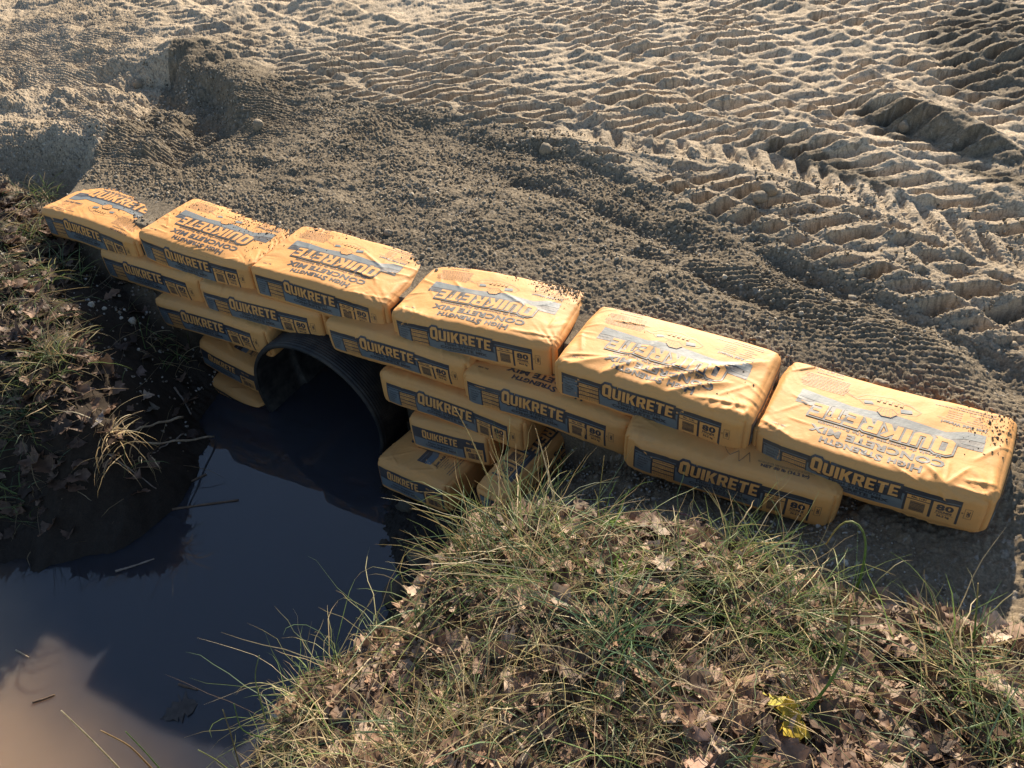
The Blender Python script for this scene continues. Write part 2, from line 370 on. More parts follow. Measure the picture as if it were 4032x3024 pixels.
# ------------------------------------------------------------------ pond
def make_water():
    N = NT('murky_pond_water')
    geo = N.n('ShaderNodeNewGeometry'); P = geo.outputs['Position']; sx = N.n('ShaderNodeSeparateXYZ', {0: P})
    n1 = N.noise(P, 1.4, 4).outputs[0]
    # sunlight painted into the muddy near left corner, shade into the dark rest
    sun_ramp = N.math('ADD', N.math('MULTIPLY', sx.outputs[1], -1.0), N.math('MULTIPLY', N.math('SUBTRACT', n1, .5), .35))
    sun_ramp = N.math('ADD', sun_ramp, N.math('MULTIPLY', sx.outputs[0], -.25))
    f = N.n('ShaderNodeMapRange', {0: sun_ramp, 1: 1.45, 2: 2.1, 3: 0., 4: 1.}, interpolation_type='SMOOTHSTEP').outputs[0]
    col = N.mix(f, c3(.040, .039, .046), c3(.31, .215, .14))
    bm = N.bump(N.noise(P, 9, 2).outputs[0], .02, .01)
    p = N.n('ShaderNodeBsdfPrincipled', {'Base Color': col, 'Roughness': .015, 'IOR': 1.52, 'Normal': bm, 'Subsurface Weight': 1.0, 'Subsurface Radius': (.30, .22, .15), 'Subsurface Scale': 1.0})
    V = []; 
    x0, x1, y0, y1 = -3.0, .6, -3.2, .27
    nx, ny = 40, 40
    # a closed body of water: flat top, sides and floor well below the bed
    bmh = bmesh.new(); bmesh.ops.create_cube(bmh, size=1)
    for v in bmh.verts:
        v.co.x = x0 if v.co.x < 0 else x1; v.co.y = y0 if v.co.y < 0 else y1; v.co.z = WATER_Z-.6 if v.co.z < 0 else WATER_Z
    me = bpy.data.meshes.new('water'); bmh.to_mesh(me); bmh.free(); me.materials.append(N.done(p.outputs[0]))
    o = bpy.data.objects.new('water', me); COL.objects.link(o)
    tag(o, 'still murky pond water reflecting dark blue sky below the pipe', 'water', kind='structure')
make_water()

# ------------------------------------------------------------------ printed sacks
def ink(name, base, rough=.5, spec=.5):
    N = NT(name)
    tc = N.n('ShaderNodeTexCoord'); P = tc.outputs['Object']
    oi = N.n('ShaderNodeObjectInfo')
    off = N.n('ShaderNodeVectorMath', {0: P, 1: oi.outputs['Location']}, operation='ADD').outputs[0]
    n1 = N.noise(off, 9, 5, .6).outputs[0]; n2 = N.noise(off, 70, 4, .6).outputs[0]; n3 = N.noise(off, 26, 3, .5).outputs[0]
    col = N.mix(N.math('MULTIPLY', N.ramp(n1, .42, .75), .45), base, N.mix(.45, base, c3(.36, .27, .17)))
    col = N.mix(N.math('MULTIPLY', N.ramp(n2, .62, .8), .12), col, c3(.12, .09, .06))
    b = N.bump(N.math('ADD', N.math('MULTIPLY', n3, 1.0), N.math('MULTIPLY', n2, .35)), .55, .003)
    p = N.n('ShaderNodeBsdfPrincipled', {'Base Color': col, 'Roughness': rough, 'Normal': b, 'Specular IOR Level': spec})
    return N.done(p.outputs[0])
M_PAPER = ink('orange_sack_paper', c3(.715, .342, .103), .61, .34)
M_DARK = ink('dark_printing_ink', c3(.028, .026, .031), .58, .85)
M_BLUE = ink('grey_blue_printing_ink', c3(.135, .158, .165), .60, .65)
SACK_INKS = [M_PAPER, M_DARK, M_BLUE]
PAPER, DARK, BLUE = 0, 1, 2
W_, D_, H_, RR = .642, .364, .146, .025     # a filled sack

class Sheet:
    """flat printed sheet collected in layers, later cut into small cells and laid over a sack"""
    def __init__(self): self.parts = []     # (verts2d, tris, ink, layer)
    def rect(self, x0, y0, x1, y1, m, l):
        self.parts.append((np.array([(x0,y0),(x1,y0),(x1,y1),(x0,y1)], float), [(0,1,2,3)], m, l))
    def poly(self, pts, m, l): self.curve([pts], m, l)
    def line(self, pts, w, m, l):
        for (xa, ya), (xb, yb) in zip(pts[:-1], pts[1:]):
            d = np.array([xb-xa, yb-ya]); n = np.array([-d[1], d[0]])/max(np.linalg.norm(d), 1e-9)*w/2
            a, b = np.array([xa, ya]), np.array([xb, yb])
            self.parts.append((np.array([a-n, b-n, b+n, a+n]), [(0,1,2,3)], m, l))
    def curve(self, loops, m, l, offset=0):
        cu = bpy.data.curves.new('c', 'CURVE'); cu.dimensions = '2D'; cu.fill_mode = 'FRONT'
        cu.offset = offset
        for lp in loops:
            s = cu.splines.new('POLY'); s.points.add(len(lp)-1)
            for p, q in zip(s.points, lp): p.co = (q[0], q[1], 0, 1)
            s.use_cyclic_u = True
        self._take(cu, m, l)
    def text(self, body, x, y, size, m, l, bold=.0, sx=1.0, align='CENTER', small=False, rot=0, width=None, shear=0):
        cu = bpy.data.curves.new('t', 'FONT'); cu.body = body; cu.size = size; cu.align_x = align; cu.resolution_u = 2
        cu.offset = bold; cu.shear = shear
        cu.space_character = 1.0+bold*12/size*.1
        if small:
            cu.small_caps_scale = .76
            for i in range(len(body)): cu.body_format[i].use_small_caps = True
        n0 = len(self.parts); self._take(cu, m, l)
        if len(self.parts) == n0: return
        v = self.parts[-1][0]; v[:, 0] *= sx
        if width:
            c = (v[:, 0].min()+v[:, 0].max())/2; v[:, 0] = (v[:, 0]-c)*width/(v[:, 0].max()-v[:, 0].min())+(0 if align == 'CENTER' else width/2)
        c, s = math.cos(rot), math.sin(rot)
        v[:] = np.stack([v[:, 0]*c-v[:, 1]*s+x, v[:, 0]*s+v[:, 1]*c+y], 1)
    def _take(self, cu, m, l):
        o = bpy.data.objects.new('tmp', cu); COL.objects.link(o)
        dg = bpy.context.evaluated_depsgraph_get(); ev = o.evaluated_get(dg); me = ev.to_mesh()
        v = np.array([(p.co.x, p.co.y) for p in me.vertices], float); f = [tuple(p.vertices) for p in me.polygons]
        ev.to_mesh_clear(); bpy.data.objects.remove(o); bpy.data.curves.remove(cu)
        if len(v): self.parts.append((v, f, m, l))
    def scribble(self, x0, y0, x1, y1, rows, m, l, seed=0):
        r = random.Random(seed); dy = (y1-y0)/rows
        for k in range(rows):
            y = y1-(k+.8)*dy; x = x0
            end = x1-(x1-x0)*r.choice([0, .02, .05, .35 if k == rows-1 else .08])
            while x < end:
                w = min(r.uniform(.004, .012), end-x)
                self.rect(x, y, x+w, y+dy*.27, m, l); x += w+.0018
    def build(self, cell=.0095, squash=None):
        if squash:
            for v, _, _, _ in self.parts: v[:, 1] = squash[1]+(v[:, 1]-squash[0])*squash[2]
        bm = bmesh.new(); lay = bm.verts.layers.float.new('lay')
        for v, f, m, l in self.parts:
            vs = [bm.verts.new((p[0], p[1], 0)) for p in v]
            for q in vs: q[lay] = l
            for t in f:
                if len(set(t)) < 3: continue
                try: bm.faces.new([vs[i] for i in t]).material_index = m
                except ValueError: pass
        for ax in (0, 1):
            cs = [v.co[ax] for v in bm.verts]; a, b = min(cs), max(cs)
            k = math.ceil(a/cell)
            while k*cell < b:
                co = [0, 0, 0]; co[ax] = k*cell+1e-5; no = [0, 0, 0]; no[ax] = 1
                bmesh.ops.bisect_plane(bm, geom=bm.verts[:]+bm.edges[:]+bm.faces[:], plane_co=co, plane_no=no)
                k += 1
        bmesh.ops.triangulate(bm, faces=bm.faces[:])
        bm.verts.index_update()
        V = np.array([(v.co.x, v.co.y) for v in bm.verts]); L = np.array([v[lay] for v in bm.verts])
        F = np.array([[v.index for v in f.verts] for f in bm.faces]); mi = np.array([f.material_index for f in bm.faces])
        bm.free()
        # face every triangle the same way
        e = (V[F[:, 1], 0]-V[F[:, 0], 0])*(V[F[:, 2], 1]-V[F[:, 0], 1])-(V[F[:, 2], 0]-V[F[:, 0], 0])*(V[F[:, 1], 1]-V[F[:, 0], 1])
        F[e < 0] = F[e < 0][:, ::-1]
        return V, L, F, mi

LET = {
 'Q': ([[(.13,0),(.40,0),(.50,-.10),(.66,-.04),(.56,.08),(.62,.16),(.62,.98),(.48,1.14),(.14,1.14),(0,.98),(0,.14)], [(.21,.24),(.21,.90),(.41,.90),(.41,.24)]], .62),
 'U': ([[(0,1),(0,.13),(.13,0),(.45,0),(.58,.13),(.58,1),(.385,1),(.385,.2),(.195,.2),(.195,1)]], .58),
 'I': ([[(0,0),(.2,0),(.2,1),(0,1)]], .2),
 'K': ([[(0,0),(.2,0),(.2,.36),(.25,.44),(.41,0),(.63,0),(.40,.56),(.61,1),(.40,1),(.2,.62),(.2,1),(0,1)]], .61),
 'R': ([[(0,0),(.2,0),(.2,.38),(.27,.38),(.40,0),(.61,0),(.45,.42),(.55,.50),(.57,.60),(.57,.88),(.46,1),(0,1)], [(.2,.56),(.37,.56),(.37,.82),(.2,.82)]], .58),
 'E': ([[(0,0),(.5,0),(.5,.19),(.2,.19),(.2,.41),(.45,.41),(.45,.59),(.2,.59),(.2,.81),(.5,.81),(.5,1),(0,1)]], .5),
 'T': ([[(.17,0),(.37,0),(.37,.81),(.54,.81),(.54,1),(0,1),(0,.81),(.17,.81)]], .54)}
def logo(sh, x0, x1, y0, hgt, lay, outline=True, fillink=PAPER):
    adv = []; x = 0
    for ch in 'QUIKRETE': adv.append(x); x += LET[ch][1]+.085
    sx = (x1-x0)/(x-.085)
    for ch, a in zip('QUIKRETE', adv):
        loops = [[(x0+(a+px)*sx+py*hgt*.05, y0+py*hgt) for px, py in lp] for lp in LET[ch][0]]
        if outline: sh.curve(loops[:1], DARK, lay, .0062)
        sh.curve(loops, fillink, lay+(2 if outline else 0))

def front_sheet():
    s = Sheet()          # x along the sack, y = minus distance below the top edge
    B = -.1355
    s.rect(-.285, B, .248, -.044, DARK, 0)
    s.rect(-.283, -.0605, -.150, -.0575, BLUE, 1); s.rect(.112, -.0605, .246, -.0575, BLUE, 1)
    s.rect(-.280, B, -.228, -.066, BLUE, 1)
    s.text('Ideal for use', -.254, -.0645, .0072, BLUE, 1, .0002)
    for k, w in enumerate(('Setting Posts', 'Sidewalks', 'Footings', 'Patios', 'Steps')):
        s.text('• '+w, -.277, -.078-.0105*k, .0088, DARK, 2, .0002, align='LEFT')
    s.rect(-.222, B, -.154, -.066, PAPER, 1)
    s.text('Concrete Mix Calculator', -.188, -.0725, .0068, DARK, 2, .0002)
    for y in (-.0775, -.0955, -.1140): s.rect(-.222, y-.004, -.154, y, DARK, 2)
    s.scribble(-.219, -.0940, -.188, -.0825, 3, DARK, 2, 1); s.scribble(-.219, -.113, -.188, -.101, 3, DARK, 2, 2); s.scribble(-.219, -.132, -.188, -.119, 3, DARK, 2, 3)
    for k in range(6): s.rect(-.186+k*.0055, B, -.1854+k*.0055, -.082, DARK, 2)
    for k in range(9): s.rect(-.186, -.085-k*.0053, -.154, -.0844-k*.0053, DARK, 2)
    s.rect(-.150, B, .112, -.070, BLUE, 1)
    logo(s, -.140, .096, -.0885, .043, 3)
    s.rect(.096, -.094, .106, -.0585, DARK, 3)
    s.text('High Strength', -.014, -.1060, .0165, DARK, 3, .0006, small=True, width=.140)
    s.text('CONCRETE MIX', -.014, -.1220, .0165, DARK, 3, .0007, width=.182)
    s.text('Mezcla de Concreto de Alta Resistencia', -.014, -.1300, .0068, DARK, 3, .0002)
    s.text('®', .107, -.097, .008, DARK, 3)
    s.rect(.118, B, .176, -.066, PAPER, 1)
    s.text('No. 1101', .148, -.0745, .0092, DARK, 2, .0005)
    s.rect(.118, -.0810, .176, -.0783, DARK, 2)
    y = -.087
    r = random.Random(3)
    while y > -.127:
        h = r.choice([.0008, .0012, .0022]); s.rect(.129, y-h, .166, y, DARK, 2); y -= h+r.choice([.0008, .0014])
    s.rect(.183, B, .242, -.066, PAPER, 1)
    s.text('80', .2125, -.0935, .0300, DARK, 2, .0013, width=.042)
    s.text('POUNDS', .2125, -.1050, .0108, DARK, 2, .0006, width=.038)
    s.rect(.191, -.1098, .235, -.1086, DARK, 2)
    s.text('36.2 kg', .2125, -.1205, .0105, DARK, 2, .0005, width=.031)
    for (a, b) in (((.258,-.066),(.275,-.066)), ((.275,-.066),(.275,-.102)), ((.275,-.102),(.258,-.102)), ((.258,-.102),(.258,-.066))): s.line([a, b], .0008, DARK, 1)
    s.text('GBC', .271, -.084, .0105, DARK, 1, .0003, rot=math.pi/2)
    s.text('80', .255, -.084, .006, DARK, 1, 0, rot=math.pi/2)
    return s.build(squash=(-.044, -.025, 1.0))
def top_sheet():
    s = Sheet()          # upright lettering around the middle of the face, y up
    s.text('High Strength', .0, .122, .036, DARK, 1, .0013, small=True, width=.270)
    s.text('CONCRETE MIX', -.004, .084, .036, DARK, 1, .0015, width=.358)
    s.text('Mezcla de Concreto de Alta Resistencia', -.004, .063, .0155, DARK, 1, .0004, width=.33)
    s.text('No. 1101', .255, .125, .0105, DARK, 1, .0003)
    # banner: dark band over blue, waved at the start of the name
    s.poly([(-.258,-.036),(-.205,-.036),(-.165,-.018),(.02,-.024),(.19,-.019),(.245,-.019),(.245,.014),(-.258,.010)], DARK, 0)
    s.poly([(-.256,-.058),(-.21,-.057),(-.16,-.034),(-.03,-.046),(.09,-.034),(.243,-.050),(.243,-.014),(.19,-.012),(-.17,-.008),(-.21,-.026),(-.256,-.028)], BLUE, 1)
    s.rect(-.256, -.008, -.205, -.005, BLUE, 1); s.rect(.205, -.004, .243, -.001, BLUE, 1)
    logo(s, -.192, .190, -.004, .056, 3)
    # the little drawing under the banner
    D = DARK
    s.line([(-.075,-.066),(-.02,-.055),(.03,-.068),(.065,-.060),(.085,-.078),(.03,-.098),(-.05,-.104),(-.085,-.085),(-.075,-.066)], .0011, D, 2)
    s.line([(-.06,-.100),(.0,-.118),(.07,-.105),(.09,-.085)], .0010, D, 2)
    for x in (-.035, -.02, -.004, .012, .028): s.rect(x, -.100, x+.009, -.086, D, 2); s.rect(x+.001, -.099, x+.008, -.087, PAPER, 3)
    s.poly([(-.065,-.070),(-.035,-.062),(-.03,-.078),(-.06,-.084)], BLUE, 2); s.poly([(.04,-.070),(.066,-.064),(.07,-.076),(.05,-.08)], BLUE, 2)
    s.poly([(-.03,-.050),(-.015,-.030),(.01,-.028),(.028,-.046),(.02,-.062),(-.01,-.066)], PAPER, 4)
    s.line([(-.03,-.050),(-.015,-.030),(.01,-.028),(.028,-.046),(.02,-.062),(-.01,-.066),(-.03,-.050)], .001, D, 5)
    for a in range(5): s.line([(-.02+a*.01,-.032),(-.012+a*.007,-.06)], .0009, D, 5)
    s.line([(.085,-.075),(.125,-.085),(.12,-.105)], .0010, D, 2); s.line([(.09,-.075),(.13,-.095)], .0010, D, 2)
    s.text('Just Add Water!', -.195, -.082, .0165, DARK, 1, .0007)
    s.rect(-.262, -.0905, -.125, -.0893, DARK, 1)
    for k in range(4):
        s.scribble(-.25+.012*(k % 2), -.102-.0095*k, -.20, -.095-.0095*k, 1, DARK, 1, 10+k); s.scribble(-.185, -.102-.0095*k, -.145, -.095-.0095*k, 1, DARK, 1, 20+k)
    s.scribble(-.265, -.155, -.11, -.135, 2, DARK, 1, 31)
    s.scribble(.125, -.135, .262, -.068, 10, DARK, 1, 40)
    s.scribble(.15, -.150, .272, -.140, 1, DARK, 1, 41)
    s.text('NET 80 lb (36.2 kg)', .205, -.168, .0125, DARK, 1, .0004)
    return s.build()
def net_sheet():      # the other face, of which the stack shows the strip along its front edge
    s = Sheet()
    s.text('NET 80 lb (36.2 kg)', .16, .118, .0165, DARK, 1, .0006)
    s.scribble(.08, .134, .25, .142, 2, DARK, 1, 61)
    s.line([(-.03,.165),(.0,.12),(.02,.15),(.03,.11),(.05,.16),(.06,.12)], .0012, DARK, 1)
    return s.build()
def end_sheet():
    s = Sheet()          # x along the depth from the front corner
    s.rect(.026, -.1355, .340, -.044, DARK, 0)
    s.rect(.030, -.1355, .250, -.092, BLUE, 1)
    logo(s, .072, .228, -.086, .032, 2, False)
    s.text('No. 1101', .288, -.062, .0105, PAPER, 1, .0004)
    s.text('High Strength', .15, -.108, .0135, DARK, 2, .0005, small=True, width=.11); s.text('CONCRETE MIX', .15, -.123, .0135, DARK, 2, .0006, width=.14)
    s.rect(.256, -.1355, .332, -.078, PAPER, 1)
    s.text('80', .274, -.097, .020, DARK, 2, .001)
    s.scribble(.290, -.095, .330, -.083, 2, DARK, 2, 82)
    x = .270
    r = random.Random(5)
    while x < .325:
        w = r.choice([.001, .002, .003]); s.rect(x, -.130, x+w, -.102, DARK, 2); x += w+r.choice([.001, .002])
    return s.build(squash=(-.044, -.025, 1.0))
SH_FRONT, SH_TOP, SH_NET, SH_END = front_sheet(), top_sheet(), net_sheet(), end_sheet()

def box_grid(nx, ny, nz):
    ax = [np.linspace(-W_/2, W_/2, nx+1), np.linspace(0, D_, ny+1), np.linspace(-H_, 0, nz+1)]
    Vs, Fs = [], []; base = 0
    for d in range(3):
        e, f = [(1, 2), (2, 0), (0, 1)][d]
        for side in (0, 1):
            A, B = np.meshgrid(ax[e], ax[f], indexing='ij')
            P = np.zeros(A.shape+(3,)); P[..., e] = A; P[..., f] = B; P[..., d] = ax[d][0 if side == 0 else -1]
            idx = np.arange(A.size).reshape(A.shape)+base
            q = np.stack([idx[:-1, :-1].ravel(), idx[1:, :-1].ravel(), idx[1:, 1:].ravel(), idx[:-1, 1:].ravel()], 1)
            if side == 0: q = q[:, ::-1]
            Vs.append(P.reshape(-1, 3)); Fs.append(q); base += A.size
    V = np.concatenate(Vs); F = np.concatenate(Fs)
    key = np.round(V*1e5).astype(np.int64)
    _, first, inv = np.unique(key, axis=0, return_index=True, return_inverse=True)
    return V[first], inv.ravel()[F]
BOXV, BOXF = box_grid(152, 86, 32)

def sack_surface(P, off, b):
    """lay box points on the soft, wrinkled outside of a filled sack"""
    half = np.array([W_/2, D_/2, H_/2]); c0 = np.array([0, D_/2, -H_/2])
    q = P-c0; r = RR
    core = np.clip(q, -(half-r), half-r); dv = q-core; n = dv/np.maximum(np.linalg.norm(dv, axis=1, keepdims=True), 1e-9)
    x, y, z = q[:, 0]/half[0], q[:, 1]/half[1], q[:, 2]/half[2]
    sd = b['seed']
    up = np.clip(n[:, 2], 0, 1); fr = np.clip(-n[:, 1], 0, 1); en = np.abs(n[:, 0])
    d = b['pillow']*up*((1-x**4)*(1-np.abs(y)**3)-.55)
    d += b['bulge']*fr*(1-z*z)*(1-x**6)+.009*en*(1-y*y)*(1-z*z)
    d -= .013*np.clip(np.abs(x), 0, 1)**12*np.clip(np.abs(y), 0, 1)**10
    X, Y, Z = P[:, 0], P[:, 1], P[:, 2]
    s = Y-np.where(Y < 1e-6, -Z, 0)*1.0          # runs from the back over the front edge and down
    d += .006*fbm(X*5+sd, s*5, sd, 3)+.0030*(1-np.abs(2*fbm(X*8+sd, s*8, sd+30, 2)))*np.clip(fbm(X*3, s*3, sd+33, 2)+.3, 0, 1)+.004*(vnoise(X*2.3+sd, s*0+sd*.7, 3))*fr
    edge = np.exp(-((s-.018)/.040)**2)
    rid = lambda t: (1-np.abs(2*t))                        # sharp crests
    d += b['crimp']*edge*rid(vnoise(X*34+5*vnoise(X*6, s*9, sd+2), s*9+sd*3.1, sd+1))*.0042*(.4+1.2*np.clip(fbm(X*4, s*0, sd+6, 2)+.4, 0, 1))
    ends = np.exp(-((1-np.abs(x))/.20)**2)
    d += b['crimp']*ends*up*rid(vnoise(Y*36+4*vnoise(X*12, Y*7, sd+3), X*7+sd, sd+4))*.0030
    corner = np.exp(-((1-x)/.30)**2-((y+1)/.55)**2)*up
    ang = np.arctan2(Y+.03, W_/2+.02-X); rad = np.hypot(Y, W_/2-X)
    d += corner*rid(vnoise(ang*9+2*vnoise(X*9, Y*9, sd+8), rad*7, sd+7))*.0058*b.get('corner', 1.0)
    corner = np.exp(-((1+x)/.22)**2-((y+1)/.45)**2)*up
    ang = np.arctan2(Y+.03, W_/2+.02+X)
    d += corner*rid(vnoise(ang*8, np.hypot(Y, W_/2+X)*7, sd+17))*.0040
    for (xa, ya, xb, yb, h, w) in b.get('folds', []):
        ax, ay = xb-xa, yb-ya; L2 = ax*ax+ay*ay
        ss = Y+np.where(Y < 1e-6, Z, 0)
        t = np.clip(((X-xa)*ax+(ss-ya)*ay)/L2, 0, 1)
        dx, dy = X-xa-t*ax, ss-ya-t*ay
        sg = np.sign(ax*dy-ay*dx); dist = np.hypot(dx, dy)*np.where(sg > 0, .7, 1.35)
        d += h*np.exp(-(dist/w)**1.5)*np.sin(np.pi*np.clip(t*.9+.08, 0, 1))**.6*np.maximum(up, fr)
    out = core+n*(r+off+d)[:, None]+c0
    out[:, 2] += b['bend']*(out[:, 0]**2-.03)+b.get('sag', 0)*np.exp(-((out[:, 0]-b.get('sagx', 0))/.1)**2)
    out[:, 1] += b.get('bow', 0)*(out[:, 0]**2)
    return out

LAY = .00045
def make_sack(pose, label, group, top='up', seed=0, end=False, **kw):
    """pose: 4x4 matrix; top: 'up' lettering upside down to us, 'turned', or 'net'"""
    b = dict(seed=seed*7+3, pillow=.009, bulge=.005, crimp=1.0, bend=random.Random(seed).uniform(-.20, .10), bow=random.Random(seed+50).uniform(-.10, .10)); b.update(kw)
    q = random.Random(seed*3+1); du, dv = q.uniform(-.009, .009), q.uniform(-.004, .003)
    b['folds'] = list(b.get('folds', []))
    for k in range(13):       # stray creases of its own
        xa = q.choice([-1, 1])*q.uniform(.16, .315); ya = q.uniform(-.06, .33); an = q.uniform(0, 6.28); ln = q.uniform(.05, .14)
        b['folds'].append((xa, ya, xa+ln*math.cos(an), ya+ln*math.sin(an), q.uniform(.0015, .0046), q.uniform(.0026, .006)))
    o = mesh_np('cement_bag', sack_surface(BOXV, 0, b), BOXF, [M_PAPER])
    o.matrix_world = pose
    tag(o, label, 'cement bag', group)
    def lay(name, sheet, place):
        V, L, F, mi = sheet
        P, flip = place(V)
        S = np.zeros_like(P)
        for l in np.unique(L):
            k = L == l; S[k] = sack_surface(P[k], .0006+LAY*l, b)
        c = mesh_np(name, S, F[:, ::-1] if flip else F, SACK_INKS, parent=o, matidx=mi)
        return c
    def on_front(V):
        return np.stack([V[:, 0]+du, np.zeros(len(V)), np.clip(V[:, 1]+dv, -H_, 0)], 1), False
    def on_end(V):
        return np.stack([np.full(len(V), W_/2), V[:, 0]+.0, V[:, 1]], 1), False
    def on_top(V):
        if top == 'turned': P = np.stack([V[:, 0], V[:, 1]+D_/2, np.zeros(len(V))], 1)
        else: P = np.stack([-V[:, 0], D_/2-V[:, 1]*1.0, np.zeros(len(V))], 1)
        return P, False
    lay('front_label', SH_FRONT, on_front)
    if top == 'net':
        def on_net2(V): return np.stack([V[:, 0], V[:, 1]-.075, np.zeros(len(V))], 1), False
        lay('top_print', SH_NET, on_net2)
    elif top != 'plain': lay('top_print', SH_TOP, on_top)
    if end: lay('end_label', SH_END, on_end)
    return o, b

def pose6(x, y, z, a, ty, tx):
    Rm = _Rz(math.radians(a))@_Ry(math.radians(ty))@_Rx(math.radians(tx))
    M = Matrix.Identity(4)
    for i in range(3):
        for j in range(3): M[i][j] = Rm[i, j]
    M.translation = (x, y, z); return M
def pose_end(x, y, z, a, ty, tx):     # the short end of the sack faces the pond
    return pose6(x, y, z, a, ty, tx) @ Matrix.Translation((-D_/2, W_/2, 0)) @ Matrix.Rotation(-math.pi/2, 4, 'Z')

GT, GL = 'bags along the top of the wall', 'bags in the lower courses of the wall'
bags = {}
bags['t1'] = make_sack(pose6(-2.433,.023,-.016,-.3,2.2,-2.3), 'cement bag at the left end of the top course, its lettering upright', GT, 'turned', 1, True, crimp=.7, corner=.5)
bags['t2'] = make_sack(pose6(-1.765,.015,.002,1.5,2.6,-.5), 'yellow cement bag with many dirt crumbs scattered over its whole top', GT, 'up', 2, True, crimp=1.1, corner=1.3, pillow=.02)
bags['t3'] = make_sack(pose6(-1.11,.014,.010,2.9,2.6,.8), 'clean topped cement bag on the top course directly above the pipe mouth', GT, 'up', 3, True, folds=[(.06,.26,.2,.19,.004,.006),(.02,.14,.22,.12,.003,.006),(.30,.20,.18,.17,.004,.006),(.31,.25,.2,.24,.003,.005)])
bags['t4'] = make_sack(pose6(-.434,.017,.008,4.4,-1.2,.3), 'cement bag on the top course with gravel spilling over its back right corner', GT, 'up', 4, True, folds=[(.02,.24,.16,.17,.003,.006),(-.31,.04,-.1,.0,.005,.01),(.15,.04,.30,.05,.004,.006)])
bags['t5'] = make_sack(pose6(.234,-.019,.008,-1.5,-.4,1.8), 'cement bag with long deep diagonal folds across its top', GT, 'up', 5, True, crimp=1.3, folds=[(.27,.27,-.01,.02,.013,.013),(.21,.13,.06,.015,.010,.010),(.16,.20,-.08,.05,.006,.012),(-.04,.25,-.17,-.02,.006,.014),(-.15,.10,-.27,.01,.007,.012),(-.08,.1,-.16,.0,.006,.01),(.15,.03,.30,.06,.006,.008),(.18,.0,.29,.03,.005,.007)])
bags['t6'] = make_sack(pose6(.876,-.045,-.012,-5.0,-4.0,2.2), 'biggest looking cement bag at the right end of the top course', GT, 'up', 6, True, crimp=.6, corner=1.3, folds=[(.16,.06,.22,-.05,.006,.007),(.14,.07,.24,-.02,.005,.006),(.24,.10,.20,.02,.004,.004),(.19,.10,.195,.03,.003,.0035),(.24,.05,.31,.06,.005,.005),(.23,.02,.30,.015,.006,.005),(-.31,.05,-.2,.015,.006,.007),(-.2,.14,-.05,.17,.002,.02)])
low = dict(pillow=.003, bulge=.011, crimp=.8, corner=.8)
bags['a1'] = make_sack(pose6(-2.062,-.012,-.124,.2,-.7,-.2), 'cement bag under the two leftmost top bags, left end of the second course', GL, 'plain', 11, **low)
bags['a2'] = make_sack(pose6(-1.42,-.015,-.122,4.0,-.1,-.4), 'cement bag of the second course resting on the left shoulder of the pipe', GL, 'plain', 12, **low)
bags['a3'] = make_sack(pose6(-.737,-.032,-.108,.9,-.1,3.0), 'cement bag of the second course resting on the right shoulder of the pipe', GL, 'net', 13, **low)
bags['a4'] = make_sack(pose6(-.115,-.055,-.125,-1.0,-.9,-.1), 'cement bag of the second course with large dark lettering on its exposed top', GL, 'up', 14, sag=0, **low)
bags['a5'] = make_sack(pose6(.525,-.112,-.108,2.2,.2,-1.2), 'cement bag at the right end of the second course, half in gravel', GL, 'net', 15, folds=[(.02,.1,-.02,.0,.008,.008)], **low)
bags['b1'] = make_sack(pose6(-1.689,-.066,-.240,1.4,-.4,.7), 'cement bag of the third course on the left side of the pipe', GL, 'plain', 16, **low)
bags['b2'] = make_sack(pose6(-.49,-.066,-.252,-1.9,-.4,-1.2), 'cement bag of the third course on the right side of the pipe', GL, 'plain', 17, **low)
bags['c1'] = make_sack(pose_end(-1.662,-.072,-.452,-1.2,9.4,1.0), 'tilted cement bag lying end on against the left side of the pipe', GL, 'up', 18, True, pillow=.010, bulge=.01, crimp=.5)
bags['c2'] = make_sack(pose_end(-.495,-.105,-.381,2.3,-4.6,-4.0), 'cement bag lying end on right of the pipe, above the one in water', GL, 'up', 19, True, pillow=.010, bulge=.01, crimp=.5)
bags['d1'] = make_sack(pose_end(-1.692,-.095,-.658,-2,8.0,4.0), 'lowest cement bag on the left of the pipe, its front under water', GL, 'up', 20, True, pillow=.012, bulge=.01, crimp=.5)
bags['d2'] = make_sack(pose_end(-.590,-.240,-.520,-5,-6.0,-6.0), 'lowest cement bag on the right of the pipe, standing in the water edge', GL, 'up', 21, True, pillow=.012, bulge=.01, crimp=.6)
Xl = Vector((-.17, -.97, -.10)).normalized(); Yl = Vector((.12, .02, -1)); Yl = (Yl-Xl*Yl.dot(Xl)).normalized(); Zl = Xl.cross(Yl)
Md3 = Matrix((Xl, Yl, Zl)).transposed().to_4x4()
# its printed edge looks up: put the near upper left corner of that edge where the sack ends
near = Vector((-.295, -.265, -.445))
Md3.translation = near-Xl*(W_/2)+Zl*H_
bags['d3'] = make_sack(Md3, 'cement bag stood on its long edge in the gravel, its printed 80 turned sideways', GL, 'up', 22, True, pillow=.010, bulge=.01, crimp=.7)

